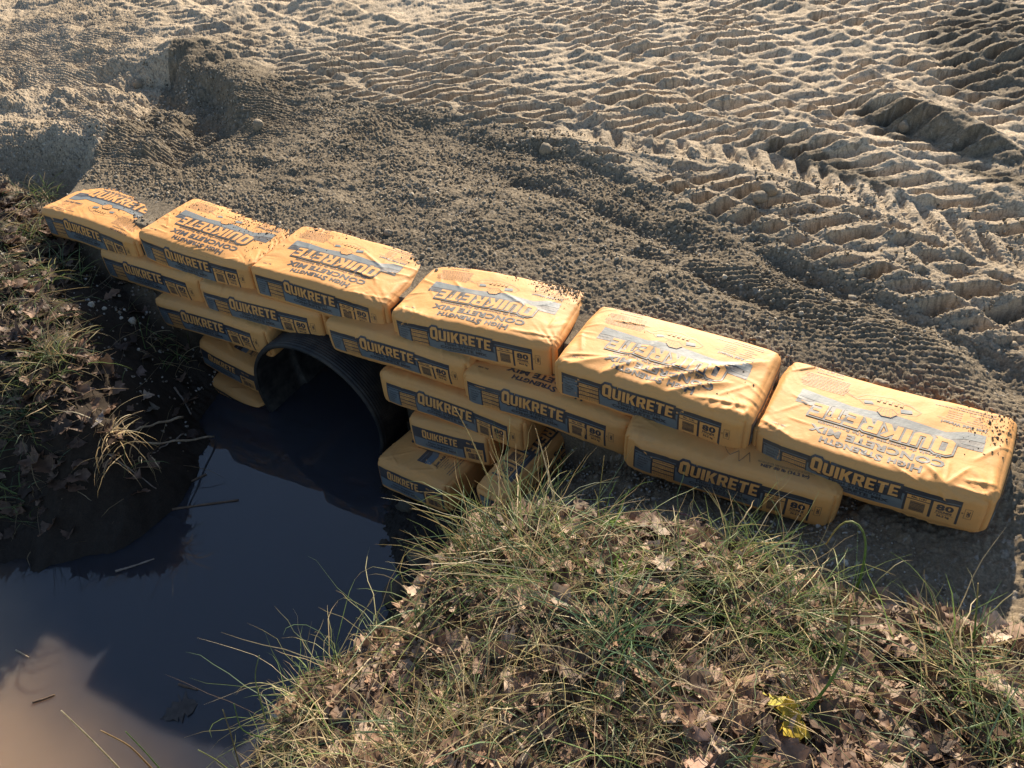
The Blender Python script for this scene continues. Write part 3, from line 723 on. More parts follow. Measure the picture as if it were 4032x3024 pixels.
# ------------------------------------------------------------------ culvert pipe
def make_pipe():
    N = NT('black_ribbed_plastic')
    P = N.n('ShaderNodeNewGeometry').outputs['Position']
    n1 = N.noise(P, 14, 5, .6).outputs[0]
    col = N.mix(N.ramp(n1, .42, .68), c3(.007, .0073, .008), c3(.05, .041, .03))
    m = N.done(N.n('ShaderNodeBsdfPrincipled', {'Base Color': col, 'Roughness': N.math('ADD', .5, N.math('MULTIPLY', n1, .3)), 'Normal': N.bump(N.noise(P, 120, 3).outputs[0], .25, .002)}).outputs[0])
    N = NT('muddy_pipe_liner')
    P = N.n('ShaderNodeNewGeometry').outputs['Position']
    n1 = N.noise(P, 22, 6, .65).outputs[0]
    col = N.mix(N.ramp(n1, .4, .7), c3(.020, .019, .017), c3(.085, .072, .055))
    m2 = N.done(N.n('ShaderNodeBsdfPrincipled', {'Base Color': col, 'Roughness': .6, 'Normal': N.bump(n1, .4, .004)}).outputs[0])
    na = 160; ang = np.linspace(0, 2*np.pi, na, endpoint=False)
    def lathe(prof):
        prof = np.array(prof); k = len(prof)
        V = np.stack([np.repeat(prof[:, 1], na)*np.tile(np.cos(ang), k), np.repeat(prof[:, 0], na), np.repeat(prof[:, 1], na)*np.tile(np.sin(ang), k)], 1)
        i = np.arange(na); F = []
        for r in range(k-1):
            F.append(np.stack([r*na+i, (r+1)*na+i, (r+1)*na+(i+1) % na, r*na+(i+1) % na], 1))
        return V, np.concatenate(F)
    R0 = PIPE[3]
    prof = [(.0, R0-.012)]
    y = .012
    while y < .55: prof += [(y, R0-.0022), (y+.003, R0), (y+.006, R0), (y+.009, R0-.0022)]; y += .012
    prof += [(3.2, R0-.004), (3.2, .0)]
    V, F = lathe(prof)
    root = mesh_np('culvert_pipe', V, F, m); root.location = (PIPE[0], PIPE[1], PIPE[2])
    root.rotation_euler = (0, 0, math.radians(0))
    tag(root, 'black ribbed plastic culvert pipe opening onto the pond between the bags', 'pipe')
    V, F = lathe([(-.002, R0-.020), (-.005, R0-.016), (-.004, R0-.006), (.004, R0-.002), (.010, R0-.004)])
    mesh_np('rim', V, F, m, parent=root)
    prof = [(-.001, R0-.021)]; y = .01
    while y < .20: prof += [(y, R0-.023), (y+.006, R0-.0245)]; y += .012
    prof += [(.215, R0-.024), (.218, R0-.034)]
    while y < 1.2: prof += [(y+.03, R0-.034), (y+.04, R0-.036)]; y += .03
    prof += [(3.19, R0-.034)]
    V, F = lathe(prof); mesh_np('liner', V, F[:, ::-1], m2, parent=root)
make_pipe()

# ------------------------------------------------------------------ leaves, grass, sticks, stones
def tint_material(name, rough, trans, bumpscale=60, bumpd=.001):
    N = NT(name)
    a = N.n('ShaderNodeVertexColor', layer_name='tint').outputs[0]
    P = N.n('ShaderNodeNewGeometry').outputs['Position']
    n = N.noise(P, bumpscale, 4, .6).outputs[0]
    col = N.mix(.6, a, N.mix(N.ramp(n, .3, .7), c3(.55, .52, .5), c3(1.35, 1.35, 1.3)), 'MULTIPLY')
    p = N.n('ShaderNodeBsdfPrincipled', {'Base Color': col, 'Roughness': rough, 'Normal': N.bump(n, .5, bumpd), 'Specular IOR Level': .35})
    if trans <= 0: return N.done(p.outputs[0])
    t = N.n('ShaderNodeBsdfTranslucent', {'Color': col})
    return N.done(N.n('ShaderNodeMixShader', {0: trans, 1: p.outputs[0], 2: t.outputs[0]}).outputs[0])
M_LEAF = tint_material('dead_leaf', .62, .22)
M_GRASS = tint_material('grass_blade', .45, .35)
M_WOOD = tint_material('weathered_twig', .75, 0, 90)
M_STONE = tint_material('rough_stone', .85, 0, 140, .003)

def in_view(P, mx=110):
    q = (P-CAM_O)@CAM_R; zz = -q[:, 2]
    u = 1106+1709.28*q[:, 0]/np.maximum(zz, 1e-6); v = 829.5-1709.28*q[:, 1]/np.maximum(zz, 1e-6)
    return (zz > .15) & (u > -mx) & (u < 2212+mx) & (v > -mx) & (v < 1659+mx)

LEAF_SHAPES = [np.array([.02,.02,.10,.26,.17,.34,.20,.40,.24,.34,.22,.12,.0]),
               np.array([.02,.02,.16,.38,.30,.52,.34,.46,.26,.30,.16,.08,.0]),
               np.array([.015,.02,.10,.22,.30,.35,.37,.36,.32,.26,.18,.09,.0])]
def leaf_mesh(pos, yaw, tilt, taz, size, r, palette):
    """N curled dead leaves as one vertex array"""
    n = len(pos); ns, nj = 13, 5
    t = np.linspace(-.12, 1, ns)[None, :, None]; w = np.linspace(-1, 1, nj)[None, None, :]
    hw = np.array(LEAF_SHAPES)[r.integers(0, len(LEAF_SHAPES), n)]*r.uniform(.8, 1.25, (n, 1))
    hw = hw*(1+.13*r.normal(size=hw.shape)); hw[:, :2] = .018; hw[:, -1] = 0
    hwl = hw[:, :, None]*np.where(w < 0, 1, 1)+0*w
    hwl[:, :, 0] *= 1+.14*r.normal(size=(n, ns)); hwl[:, :, -1] *= 1+.14*r.normal(size=(n, ns))
    X = t-.5+0*hwl+.05*r.normal(size=(n, ns, nj))*(np.abs(w) > .6)
    Y = hwl*w
    k1 = np.clip(r.normal(0, .7, (n, 1, 1)), -1, 1); k2 = np.clip(r.normal(.4, .7, (n, 1, 1)), -.9, 1.1); k3 = np.clip(r.normal(0, .5, (n, 1, 1)), -.8, .8)
    Z = k1*(X**2)*.55+k2*np.abs(Y)**1.5*.9+k3*X*Y*1.2+.035*r.normal(size=X.shape)*(np.abs(w) > .3)
    Z = Z-.02*(np.abs(w) < .1)
    L = np.stack([X, Y, Z], -1).reshape(n, -1, 3)*size[:, None, None]
    cy, sy = np.cos(yaw), np.sin(yaw)
    A = np.zeros((n, 3, 3)); A[:, 0, 0] = cy; A[:, 0, 1] = -sy; A[:, 1, 0] = sy; A[:, 1, 1] = cy; A[:, 2, 2] = 1
    ax = np.stack([np.cos(taz), np.sin(taz), 0*taz], 1); c = np.cos(tilt)[:, None, None]; s = np.sin(tilt)[:, None, None]
    K = np.zeros((n, 3, 3)); K[:, 0, 2] = ax[:, 1]; K[:, 1, 2] = -ax[:, 0]; K[:, 2, 0] = -ax[:, 1]; K[:, 2, 1] = ax[:, 0]
    Rm = np.eye(3)+s*K+(1-c)*(K@K)
    V = np.einsum('nij,nkj->nki', Rm@A, L)+pos[:, None, :]
    idx = np.arange(ns*nj).reshape(ns, nj)
    F0 = np.stack([idx[:-1, :-1].ravel(), idx[1:, :-1].ravel(), idx[1:, 1:].ravel(), idx[:-1, 1:].ravel()], 1)
    F = (F0[None]+(np.arange(n)*ns*nj)[:, None, None]).reshape(-1, 4)
    col = np.array(palette)[r.integers(0, len(palette), n)]*r.uniform(.7, 1.25, (n, 1))
    col = np.repeat(col[:, None], ns*nj, 1)*(1-.25*(np.abs(np.tile(w, (1, ns, 1))).reshape(1, -1, 1) < .1))
    return V.reshape(-1, 3), F, col.reshape(-1, 3)
BROWNS = [(.32,.195,.125),(.44,.29,.20),(.22,.13,.085),(.13,.08,.052),(.50,.37,.27),(.27,.165,.105),(.10,.062,.042),(.17,.10,.065)]

def blade_mesh(root, az, length, lift, curl, width, r, palette, seg=7, tipcol=None):
    """N grass blades: narrow folded ribbons bending over"""
    n = len(root); t = np.linspace(0, 1, seg+1)[None, :]
    el = (lift[:, None]-curl[:, None]*t)
    da = (r.normal(0, .5, n)[:, None])*t+r.normal(0, .12, (n, seg+1))
    st = length[:, None]/seg
    dx, dy, dz = np.cos(el)*np.cos(az[:, None]+da)*st, np.cos(el)*np.sin(az[:, None]+da)*st, np.sin(el)*st
    C = np.stack([np.cumsum(dx, 1)-dx[:, :1], np.cumsum(dy, 1)-dy[:, :1], np.cumsum(dz, 1)-dz[:, :1]], -1)+root[:, None, :]
    sx = np.stack([-np.sin(az[:, None]+da), np.cos(az[:, None]+da), 0*da], -1)
    up = np.cross(np.stack([dx, dy, dz], -1)/st[..., None], sx)
    ph = r.uniform(0, 6.28, (n, 1, 1))
    side = sx*np.cos(ph)+up*np.sin(ph)
    w = (width[:, None]*(1-t**2.2)**.7*.5+.00015)[..., None]
    V = np.stack([C-side*w, C+np.cross(side, np.stack([dx, dy, dz], -1)/st[..., None])*w*.6, C+side*w], 2)
    k = (seg+1)*3; V = V.reshape(n, k, 3)
    idx = np.arange(k).reshape(seg+1, 3)
    F0 = np.concatenate([np.stack([idx[:-1, j], idx[:-1, j+1], idx[1:, j+1], idx[1:, j]], 1) for j in (0, 1)])
    F = (F0[None]+(np.arange(n)*k)[:, None, None]).reshape(-1, 4)
    col = np.array(palette)[r.integers(0, len(palette), n)]*r.uniform(.75, 1.25, (n, 1))
    col = np.repeat(col[:, None], k, 1)
    tt = np.repeat(t, 3, 1).reshape(1, k, 1); dry = (r.random((n, 1, 1)) < .35)
    col = np.where(dry, col*(1-tt**2)+np.array((.42, .31, .14))*tt**2, col)
    return V.reshape(-1, 3), F, col.reshape(-1, 3)
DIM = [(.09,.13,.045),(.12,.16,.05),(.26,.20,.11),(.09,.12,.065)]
GREENS = [(.15,.22,.075),(.19,.27,.08),(.14,.21,.11),(.23,.29,.11),(.18,.25,.13)]
STRAWS = [(.60,.48,.27),(.50,.38,.21),(.38,.27,.15),(.66,.56,.36),(.44,.40,.19)]

def tube(path, rad, sides=7, wob=0, r=rng):
    path = np.array(path, float); n = len(path); rad = np.broadcast_to(rad, (n,))
    T = np.gradient(path, axis=0); T /= np.maximum(np.linalg.norm(T, axis=1, keepdims=True), 1e-9)
    ref = np.array([.31, .17, .93]); A = np.cross(T, ref); A /= np.linalg.norm(A, axis=1, keepdims=True); B = np.cross(T, A)
    a = np.linspace(0, 2*np.pi, sides, endpoint=False)
    rr = rad[:, None]*(1+wob*r.normal(size=(n, sides)))
    V = path[:, None]+(A[:, None]*np.cos(a)[None, :, None]+B[:, None]*np.sin(a)[None, :, None])*rr[..., None]
    i = np.arange(sides); F = [np.stack([k*sides+i, k*sides+(i+1) % sides, (k+1)*sides+(i+1) % sides, (k+1)*sides+i], 1) for k in range(n-1)]
    V = V.reshape(-1, 3); m = len(V); V = np.concatenate([V, path[:1], path[-1:]])
    cap = np.concatenate([np.stack([(i+1) % sides, i, 0*i+m], 1), np.stack([(n-1)*sides+i, (n-1)*sides+(i+1) % sides, 0*i+m+1], 1)])
    return V, [np.concatenate(F), cap]
def spline(pts, n=14):
    pts = np.array(pts, float); d = np.concatenate([[0], np.cumsum(np.linalg.norm(np.diff(pts, axis=0), axis=1))])
    t = np.linspace(0, d[-1], n); P = np.stack([np.interp(t, d, pts[:, k]) for k in range(3)], 1)
    for _ in range(3): P[1:-1] = (P[:-2]+2*P[1:-1]+P[2:])/4
    return P

_ico = bmesh.new(); bmesh.ops.create_icosphere(_ico, subdivisions=1, radius=1)
ICO0 = (np.array([v.co[:] for v in _ico.verts]), np.array([[v.index for v in f.verts] for f in _ico.faces])); _ico.free()
_ico = bmesh.new(); bmesh.ops.create_icosphere(_ico, subdivisions=3, radius=1)
ICO3 = (np.array([v.co[:] for v in _ico.verts]), np.array([[v.index for v in f.verts] for f in _ico.faces])); _ico.free()
def lumps(pos, size, r, palette, rough=.28):
    n = len(pos); b, f = ICO0; k = len(b)
    V = b[None]*(1+rough*r.normal(size=(n, k, 1)))*size[:, None, None]*r.uniform(.65, 1.25, (n, 1, 3))
    a = r.uniform(0, 6.28, n); c, s = np.cos(a)[:, None], np.sin(a)[:, None]
    V = np.stack([V[..., 0]*c-V[..., 1]*s, V[..., 0]*s+V[..., 1]*c, V[..., 2]], -1)+pos[:, None]
    F = (f[None]+(np.arange(n)*k)[:, None, None]).reshape(-1, 3)
    col = np.repeat((np.array(palette)[r.integers(0, len(palette), n)]*r.uniform(.7, 1.3, (n, 1)))[:, None], k, 1)
    return V.reshape(-1, 3), F, col.reshape(-1, 3)

def scatter(n, box, test, r):
    out = []
    while sum(len(o) for o in out) < n:
        p = np.stack([r.uniform(box[0], box[1], n), r.uniform(box[2], box[3], n)], 1)
        k = r.random(n) < test(p[:, 0], p[:, 1]); p = p[k]
        z = ground_at(p[:, 0], p[:, 1]); P = np.column_stack([p, z])
        P = P[in_view(P)]; out.append(P)
    return np.concatenate(out)[:n]
RB, LB = (-.7, 1.75, -1.75, .0), (-3.6, -1.35, -1.4, .45)
fwater = lambda x, y: ground_at(x, y) > WATER_Z+.03
def right_test(x, y): return bank_mask(x, y)*sstep(.0, .14, np.interp(x, RBX, RBY)+.03-y)*(x > np.interp(y, [-1.6,-1.09,-.95,-.75,-.61,-.3], [-.5,-.40,-.26,-.19,-.16,-.14])+.03)*fwater(x, y)
def left_test(x, y): return bank_mask(x, y)*(x < -1.2)*fwater(x, y)*(.14+.86*sstep(.10, -.06, x-np.interp(y, [-1.4,-1.06,-.92,-.7,-.5,-.4,-.18,-.03,.3], [-1.7,-1.87,-1.66,-1.54,-1.79,-2.11,-2.44,-2.65,-2.9])))

def litter(name, box, test, n, r, label, cat, sz=(.045, .10), lift=.02, pal=None):
    P = scatter(n, box, test, r); P[:, 2] += r.uniform(-.004, lift, n)
    V, F, c = leaf_mesh(P, r.uniform(0, 6.28, n), np.abs(r.normal(0, .30, n)), r.uniform(0, 6.28, n), r.uniform(sz[0], sz[1], n), r, pal or BROWNS)
    o = mesh_np(name, V, F, M_LEAF, col=c); tag(o, label, cat, kind='stuff')
litter('leaf_litter', RB, right_test, 2900, np.random.default_rng(1), 'thick litter of dry brown leaves covering the sunlit right bank', 'leaves', sz=(.025, .085), lift=.03)
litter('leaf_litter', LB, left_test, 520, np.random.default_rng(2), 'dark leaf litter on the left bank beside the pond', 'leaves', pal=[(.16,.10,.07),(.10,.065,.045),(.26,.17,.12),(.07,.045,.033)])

def turf(name, box, test, n, r, label, length, lift, curl, width, pal, seg=7, fade=None):
    P = scatter(n, box, test, r); P[:, 2] += .004
    fl = 1 if fade is None else fade(P[:, 0], P[:, 1])
    V, F, c = blade_mesh(P, r.uniform(0, 6.28, n), fl*r.uniform(*length, n), r.uniform(*lift, n), r.uniform(*curl, n), r.uniform(*width, n), r, pal, seg)
    o = mesh_np(name, V, F, M_GRASS, col=c); tag(o, label, 'grass', kind='stuff')
crest = lambda x, y: .35+.65*sstep(.0, .28, np.interp(x, RBX, RBY)-y)
def patchy(test, s, lo=-.1):
    return lambda x, y: test(x, y)*np.clip((fbm(x*3, y*3, s, 3)-lo)*3, 0.04, 1)
turf('thatch', RB, patchy(right_test, 63, -.02), 4600, np.random.default_rng(3), 'fine straw thatch woven through the leaves of the right bank', (.05, .21), (.0, .7), (-.1, 1.1), (.0012, .0028), STRAWS+STRAWS+GREENS[:3], 6, fade=crest)
turf('grass', RB, patchy(right_test, 60, .04), 1350, np.random.default_rng(4), 'thin green and straw grass growing all over the right bank', (.16, .48), (.2, 1.3), (.3, 2.6), (.0014, .0027), GREENS+GREENS+STRAWS, fade=crest)
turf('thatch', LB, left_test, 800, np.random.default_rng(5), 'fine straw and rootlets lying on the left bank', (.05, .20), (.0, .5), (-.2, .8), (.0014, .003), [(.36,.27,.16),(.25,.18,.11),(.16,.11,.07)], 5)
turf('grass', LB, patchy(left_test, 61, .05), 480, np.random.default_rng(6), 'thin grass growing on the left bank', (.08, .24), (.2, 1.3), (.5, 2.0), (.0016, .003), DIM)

# tufts one can point to: (view point at the foot, blades, length, spread, palette, label)
def tuft(u, v, n, ln, pal, label, group, az0=None, spread=.04, lift=(.5, 1.45), curl=(.3, 1.6), wd=(.002, .0042)):
    r = np.random.default_rng(int(u*7+v)); c = on_ground(u, v)
    P = np.column_stack([c[0]+r.normal(0, spread, n), c[1]+r.normal(0, spread, n), np.zeros(n)]); P[:, 2] = ground_at(P[:, 0], P[:, 1])-.004
    az = r.uniform(0, 6.28, n) if az0 is None else az0+r.normal(0, .55, n)
    V, F, col = blade_mesh(P-c, az, r.uniform(ln*.45, ln, n), r.uniform(*lift, n), r.uniform(*curl, n), r.uniform(*wd, n), r, pal, 9)
    o = mesh_np('grass_tuft', V, F, M_GRASS, col=col); o.location = c
    tag(o, label, 'grass tuft', group)
GLT, GRT = 'grass tufts on the left bank', 'grass tufts on the right bank'
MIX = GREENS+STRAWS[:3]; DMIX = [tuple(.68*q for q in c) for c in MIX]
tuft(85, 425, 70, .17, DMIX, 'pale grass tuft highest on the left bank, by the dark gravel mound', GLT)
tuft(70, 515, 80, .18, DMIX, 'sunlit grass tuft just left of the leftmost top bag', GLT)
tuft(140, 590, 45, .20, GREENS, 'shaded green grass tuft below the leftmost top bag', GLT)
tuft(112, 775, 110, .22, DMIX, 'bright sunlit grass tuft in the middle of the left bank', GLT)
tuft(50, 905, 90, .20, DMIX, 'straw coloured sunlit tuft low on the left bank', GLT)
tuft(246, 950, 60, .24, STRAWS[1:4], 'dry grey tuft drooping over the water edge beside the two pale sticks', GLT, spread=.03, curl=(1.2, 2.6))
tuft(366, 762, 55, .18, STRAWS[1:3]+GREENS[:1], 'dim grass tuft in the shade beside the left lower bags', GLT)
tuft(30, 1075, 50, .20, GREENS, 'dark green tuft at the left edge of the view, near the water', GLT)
tuft(1040, 1250, 80, .30, [(.22,.15,.07),(.14,.17,.06),(.30,.22,.11),(.12,.16,.06)], 'brown and green tuft leaning out over the pond bank', GRT, az0=2.5, lift=(.5, 1.2), curl=(.1, .9))
tuft(1120, 1165, 24, .40, GREENS+STRAWS[:1], 'tall thin green tuft in front of the sideways bag', GRT, az0=2.0, spread=.05, lift=(.8, 1.45), curl=(.1, 1.2), wd=(.002, .0034))
tuft(1215, 1150, 60, .26, GREENS+STRAWS[:1], 'dense green tuft on the crest of the leafy bank below the wall', GRT, spread=.05)
tuft(1310, 1150, 26, .17, [(.16,.26,.06),(.13,.22,.06)], 'small tuft of broad green blades on the crest of the bank', GRT, spread=.015, wd=(.005, .008))
tuft(1335, 1270, 34, .13, [(.22,.34,.05),(.18,.30,.05)], 'bright yellow green tuft among dry leaves in the middle of the bank', GRT, spread=.02, wd=(.004, .007))
tuft(1318, 1400, 60, .36, [(.08,.15,.08),(.10,.17,.09)], 'tall blue green onion grass tuft in the middle of the bank', GRT, spread=.02, lift=(1.0, 1.5), curl=(.2, 2.2), wd=(.0024, .004))
tuft(1590, 1222, 150, .24, GREENS+STRAWS[:2], 'wide green and straw tuft beside the gravel slope', GRT, spread=.06)
tuft(915, 1385, 50, .2, GREENS+STRAWS, 'thin tuft at the pond side edge of the leafy bank', GRT, spread=.03)
tuft(1052, 1590, 120, .30, MIX, 'large pale green tuft at the bottom middle of the view', GRT, spread=.07, curl=(.8, 2.4))
tuft(880, 1640, 110, .28, MIX, 'yellowish tangled tuft at the bottom, nearest the pond', GRT, spread=.07, curl=(.8, 2.4))
tuft(2050, 1442, 110, .26, GREENS+STRAWS[:2], 'spiky tuft on the right part of the leafy bank', GRT, spread=.045)
tuft(2170, 1610, 120, .26, GREENS+STRAWS[:1], 'lush green tuft in the bottom right corner', GRT, spread=.05)
tuft(1420, 1560, 80, .28, MIX, 'tangled arching tuft low in the middle right of the bank', GRT, spread=.06, curl=(1.0, 2.4))
tuft(1780, 1420, 70, .26, MIX, 'thin tuft below the arching stalk on the right bank', GRT, spread=.06, curl=(.8, 2.2))

# single stalks that stand out
def over(base, u, v):
    """the point seen at (u, v) that stands most nearly above a ground point"""
    d = cam_ray(u, v); d2 = d[:2]; w = base[:2]-CAM_O[:2]; t = (d2@w)/(d2@d2); return CAM_O+d*t
def stalk(name, pts, rad, colr, label, cat, group=None, first_on_ground=True):
    base = on_ground(*pts[0])
    P = [base]+[over(base, *q) for q in pts[1:]]
    path = spline(P, 18)-base
    V, F = tube(path, 1.35*np.linspace(rad, rad*.45, 18), 6)
    c = np.repeat([colr], len(V), 0)
    if name == 'grass_stalk':
        h = np.linspace(0, 1, 18).repeat(6); h = np.concatenate([h, [0, 1]])[:, None]**3
        c = c*(1-h)+np.array((.45, .33, .15))*h
    o = mesh_np(name, V, F, M_GRASS if name == 'grass_stalk' else M_WOOD, col=c); o.location = base
    tag(o, label, cat, group); return o
SG = 'single grass stalks on the right bank'
gr = (.12, .22, .06)
stalk('grass_stalk', [(1840,1300),(1862,1240),(1874,1170),(1866,1140),(1852,1118),(1830,1114),(1806,1140),(1784,1176)], .0030, gr, 'green stalk arching over with a dry tip in front of the last bag', 'grass stalk', SG)
stalk('grass_stalk', [(2096,1410),(2104,1380),(2110,1310),(2113,1260)], .0022, gr, 'straight thin green stalk against the gravel at the right edge', 'grass stalk', SG)
stalk('grass_stalk', [(1730,1552),(1790,1480),(1822,1420),(1830,1380),(1838,1310)], .0032, gr, 'long curved green stalk low on the right bank', 'grass stalk', SG)
stalk('grass_stalk', [(1610,1655),(1622,1630),(1632,1600),(1640,1578)], .0026, (.2,.3,.06), 'short yellow green stalk at the bottom edge', 'grass stalk', SG)
stalk('grass_stalk', [(1105,1160),(1050,1020),(1010,930),(982,880)], .0019, (.4,.36,.2), 'pale stalk rising across the printed face of a lower bag', 'grass stalk', SG)
stalk('grass_stalk', [(1120,1160),(1090,1040),(1061,942)], .0019, (.35,.36,.2), 'pale stalk just right of the longer one crossing a lower bag', 'grass stalk', SG)
stalk('grass_stalk', [(1205,1120),(1188,1040),(1170,970),(1157,926)], .0020, (.6,.56,.45), 'whitish stalk standing in front of the sideways bag', 'grass stalk', SG)
stalk('grass_stalk', [(1290,1130),(1296,1060),(1305,985)], .0014, (.2,.24,.1), 'faint thin stalk in front of the shaded gravel under the wall', 'grass stalk', SG)
stalk('grass_stalk', [(1035,1180),(980,1120),(890,1098)], .0016, (.4,.35,.16), 'pale stalk pointing left over the pond bank', 'grass stalk', SG)
for k, (pts, colr, lab) in enumerate((([(262,1665),(200,1600),(132,1535)], (.55,.48,.32), 'thick pale straw sticking out over the water at the bottom left'),
    ([(335,1668),(280,1610),(217,1578)], (.38,.26,.13), 'brown straw over the water beside the thick pale one'),
    ([(352,1668),(310,1620),(271,1580)], (.14,.24,.06), 'green stalk over the water right of the brown straw'),
    ([(500,1668),(465,1640),(428,1620)], (.3,.33,.12), 'short stalk over the water near the bottom edge'),
    ([(520,1664),(497,1580),(481,1533)], (.2,.18,.08), 'upright dark stalk against the water'),
    ([(590,1600),(520,1580),(505,1520)], (.12,.2,.06), 'green stalk in front of the pond beside the pale root'),
    ([(575,1560),(548,1460),(560,1416)], (.2,.26,.1), 'slender stalk standing by the pale root'))):
    r2 = .0026 if k < 2 else .0018
    base = CAM_O+cam_ray(*pts[0])*(1.95 if k < 4 else 2.05)
    P = [base]+[over(base, *q) for q in pts[1:]]
    path = spline(P, 14)-base; V, F = tube(path, np.linspace(r2, r2*.6, 14), 6)
    o = mesh_np('grass_stalk', V, F, M_GRASS, col=np.repeat([colr], len(V), 0)); o.location = base
    tag(o, lab, 'grass stalk', 'stalks leaning over the pond')

# sticks and twigs lying about
def stick(pts, rad, colr, label, lift=.006, group=None, floating=False, name='stick', twigs=0):
    P = []
    for q in pts:
        if floating:
            d = cam_ray(*q); p = CAM_O+d*((WATER_Z+.002-CAM_O[2])/d[2])
        else: p = on_ground(*q)+np.array([0, 0, lift])
        P.append(p)
    base = P[0].copy(); path = spline(P, 16); path[:, 2] += .004*np.sin(np.arange(16)*1.3)*(not floating); path -= base
    V, F = tube(path, rad*np.linspace(1, .7, 16)*(1+.12*rng.normal(size=16)), 8, .06)
    col = np.repeat([colr], len(V), 0)*rng.uniform(.8, 1.2, (len(V), 1))
    o = mesh_np(name, V, F, M_WOOD, col=col); o.location = base
    tag(o, label, 'stick' if name == 'stick' else name, group)
    for k in range(twigs):
        i = rng.integers(3, 14); q = path[i]; dv = rng.normal(size=3); dv[2] = abs(dv[2]); dv *= rng.uniform(.02, .05)/np.linalg.norm(dv)
        V2, F2 = tube(spline([q, q+dv*.5+rng.normal(0, .006, 3), q+dv], 8), np.linspace(.0012, .0005, 8), 5)
        mesh_np('rootlet', V2, F2, M_WOOD, parent=o, col=np.repeat([colr], len(V2), 0))
SL, SR, SF = 'sticks at the left water edge', 'sticks on the right bank', 'sticks floating on the pond'
tan_, gry, brn = (.42,.32,.21), (.25,.20,.16), (.13,.085,.055)
stick([(400,912),(345,926),(283,945)], .0055, tan_, 'upper pale stick at the left water edge', .03, SL)
stick([(467,954),(345,970),(247,964)], .0045, tan_, 'long pale reed pointing at the pipe over the water edge', .03, SL)
stick([(399,942),(365,962),(333,984)], .0035, gry, 'short grey stick crossing under the long pale reed', .012, SL)
stick([(378,841),(398,868),(415,900)], .0045, gry, 'stick lying steeply on the dark soil below the tilted bag', .012, SL)
stick([(238,985),(300,1030),(340,1060)], .003, gry, 'thin twig on the dark bank at the water edge', .01, SL)
stick([(363,1061),(400,1046),(446,1024)], .006, brn, 'dark stick floating nearest the left water edge', floating=True, group=SF)
stick([(372,1100),(440,1090),(515,1080)], .005, brn, 'long dark stick floating below the pipe', floating=True, group=SF)
stick([(250,1234),(290,1222),(333,1207)], .004, gry, 'pale twig floating in the middle of the dark water', floating=True, group=SF)
stick([(71,1517),(95,1510),(118,1501)], .004, brn, 'twig floating in the sunlit muddy water', floating=True, group=SF)
stick([(34,1404),(48,1412),(62,1420)], .003, tan_, 'tiny pale stick floating at the left edge of the sunlit water', floating=True, group=SF)
stick([(386,1478),(405,1484),(427,1490)], .004, brn, 'half sunk twig floating low in the pond', floating=True, group=SF)
stick([(1043,1365),(1100,1388),(1162,1414)], .011, (.34,.26,.19), 'thick broken branch lying on the leaves of the right bank', .018, SR)
stick([(1084,1555),(1112,1600),(1144,1655)], .006, gry, 'grey stick slanting down at the bottom of the right bank', .025, SR)
stick([(906,1510),(918,1540),(934,1566)], .005, brn, 'short dark stick near the bottom left of the leafy bank', .02, SR)
stick([(925,1269),(958,1280),(991,1310)], .0028, (.22,.10,.08), 'reddish twig arching on the pond side of the bank', .05, SR)
stick([(1445,1122),(1490,1142),(1560,1182)], .0032, (.20,.11,.11), 'purplish twig reaching toward the gravel slope', .05, SR)
stick([(1705,1205),(1722,1222),(1744,1242)], .0028, (.24,.15,.12), 'thin twig at the upper edge of the grass beside the gravel', .03, SR)
stick([(1684,1459),(1686,1480),(1690,1503)], .006, tan_, 'stubby pale stick standing out of the leaves', .03, SR)
stick([(1230,1430),(1290,1425),(1360,1432)], .004, gry, 'grey twig lying level across the middle of the bank', .03, SR)
stick([(1540,1340),(1600,1352),(1650,1380)], .0035, gry, 'grey twig below the wide straw tuft', .03, SR)
stick([(528,1422),(562,1458),(576,1490),(566,1535),(626,1572)], .0075, (.50,.42,.33), 'pale bare root curling from the bank into the pond', .02, None, name='root', twigs=9)
def upright(pts, rad, colr, label):
    base = on_ground(*pts[0]); P = [base]+[over(base, *q) for q in pts[1:]]
    path = spline(P, 12)-base; V, F = tube(path, rad*np.linspace(1, .7, 12), 8, .1)
    o = mesh_np('stem', V, F, M_WOOD, col=np.repeat([colr], len(V), 0)*rng.uniform(.8, 1.2, (len(V), 1))); o.location = base
    tag(o, label, 'stem', 'broken stems on the pond side of the right bank')
upright([(917,1290),(925,1260),(939,1217)], .0045, (.3,.24,.18), 'tallest broken stem at the corner of the bank')
upright([(943,1362),(940,1325),(936,1295)], .006, brn, 'stubby dark stem below the tallest one')
upright([(991,1332),(993,1310),(996,1284)], .006, (.12,.07,.05), 'dark stump of a stem right of the other two')

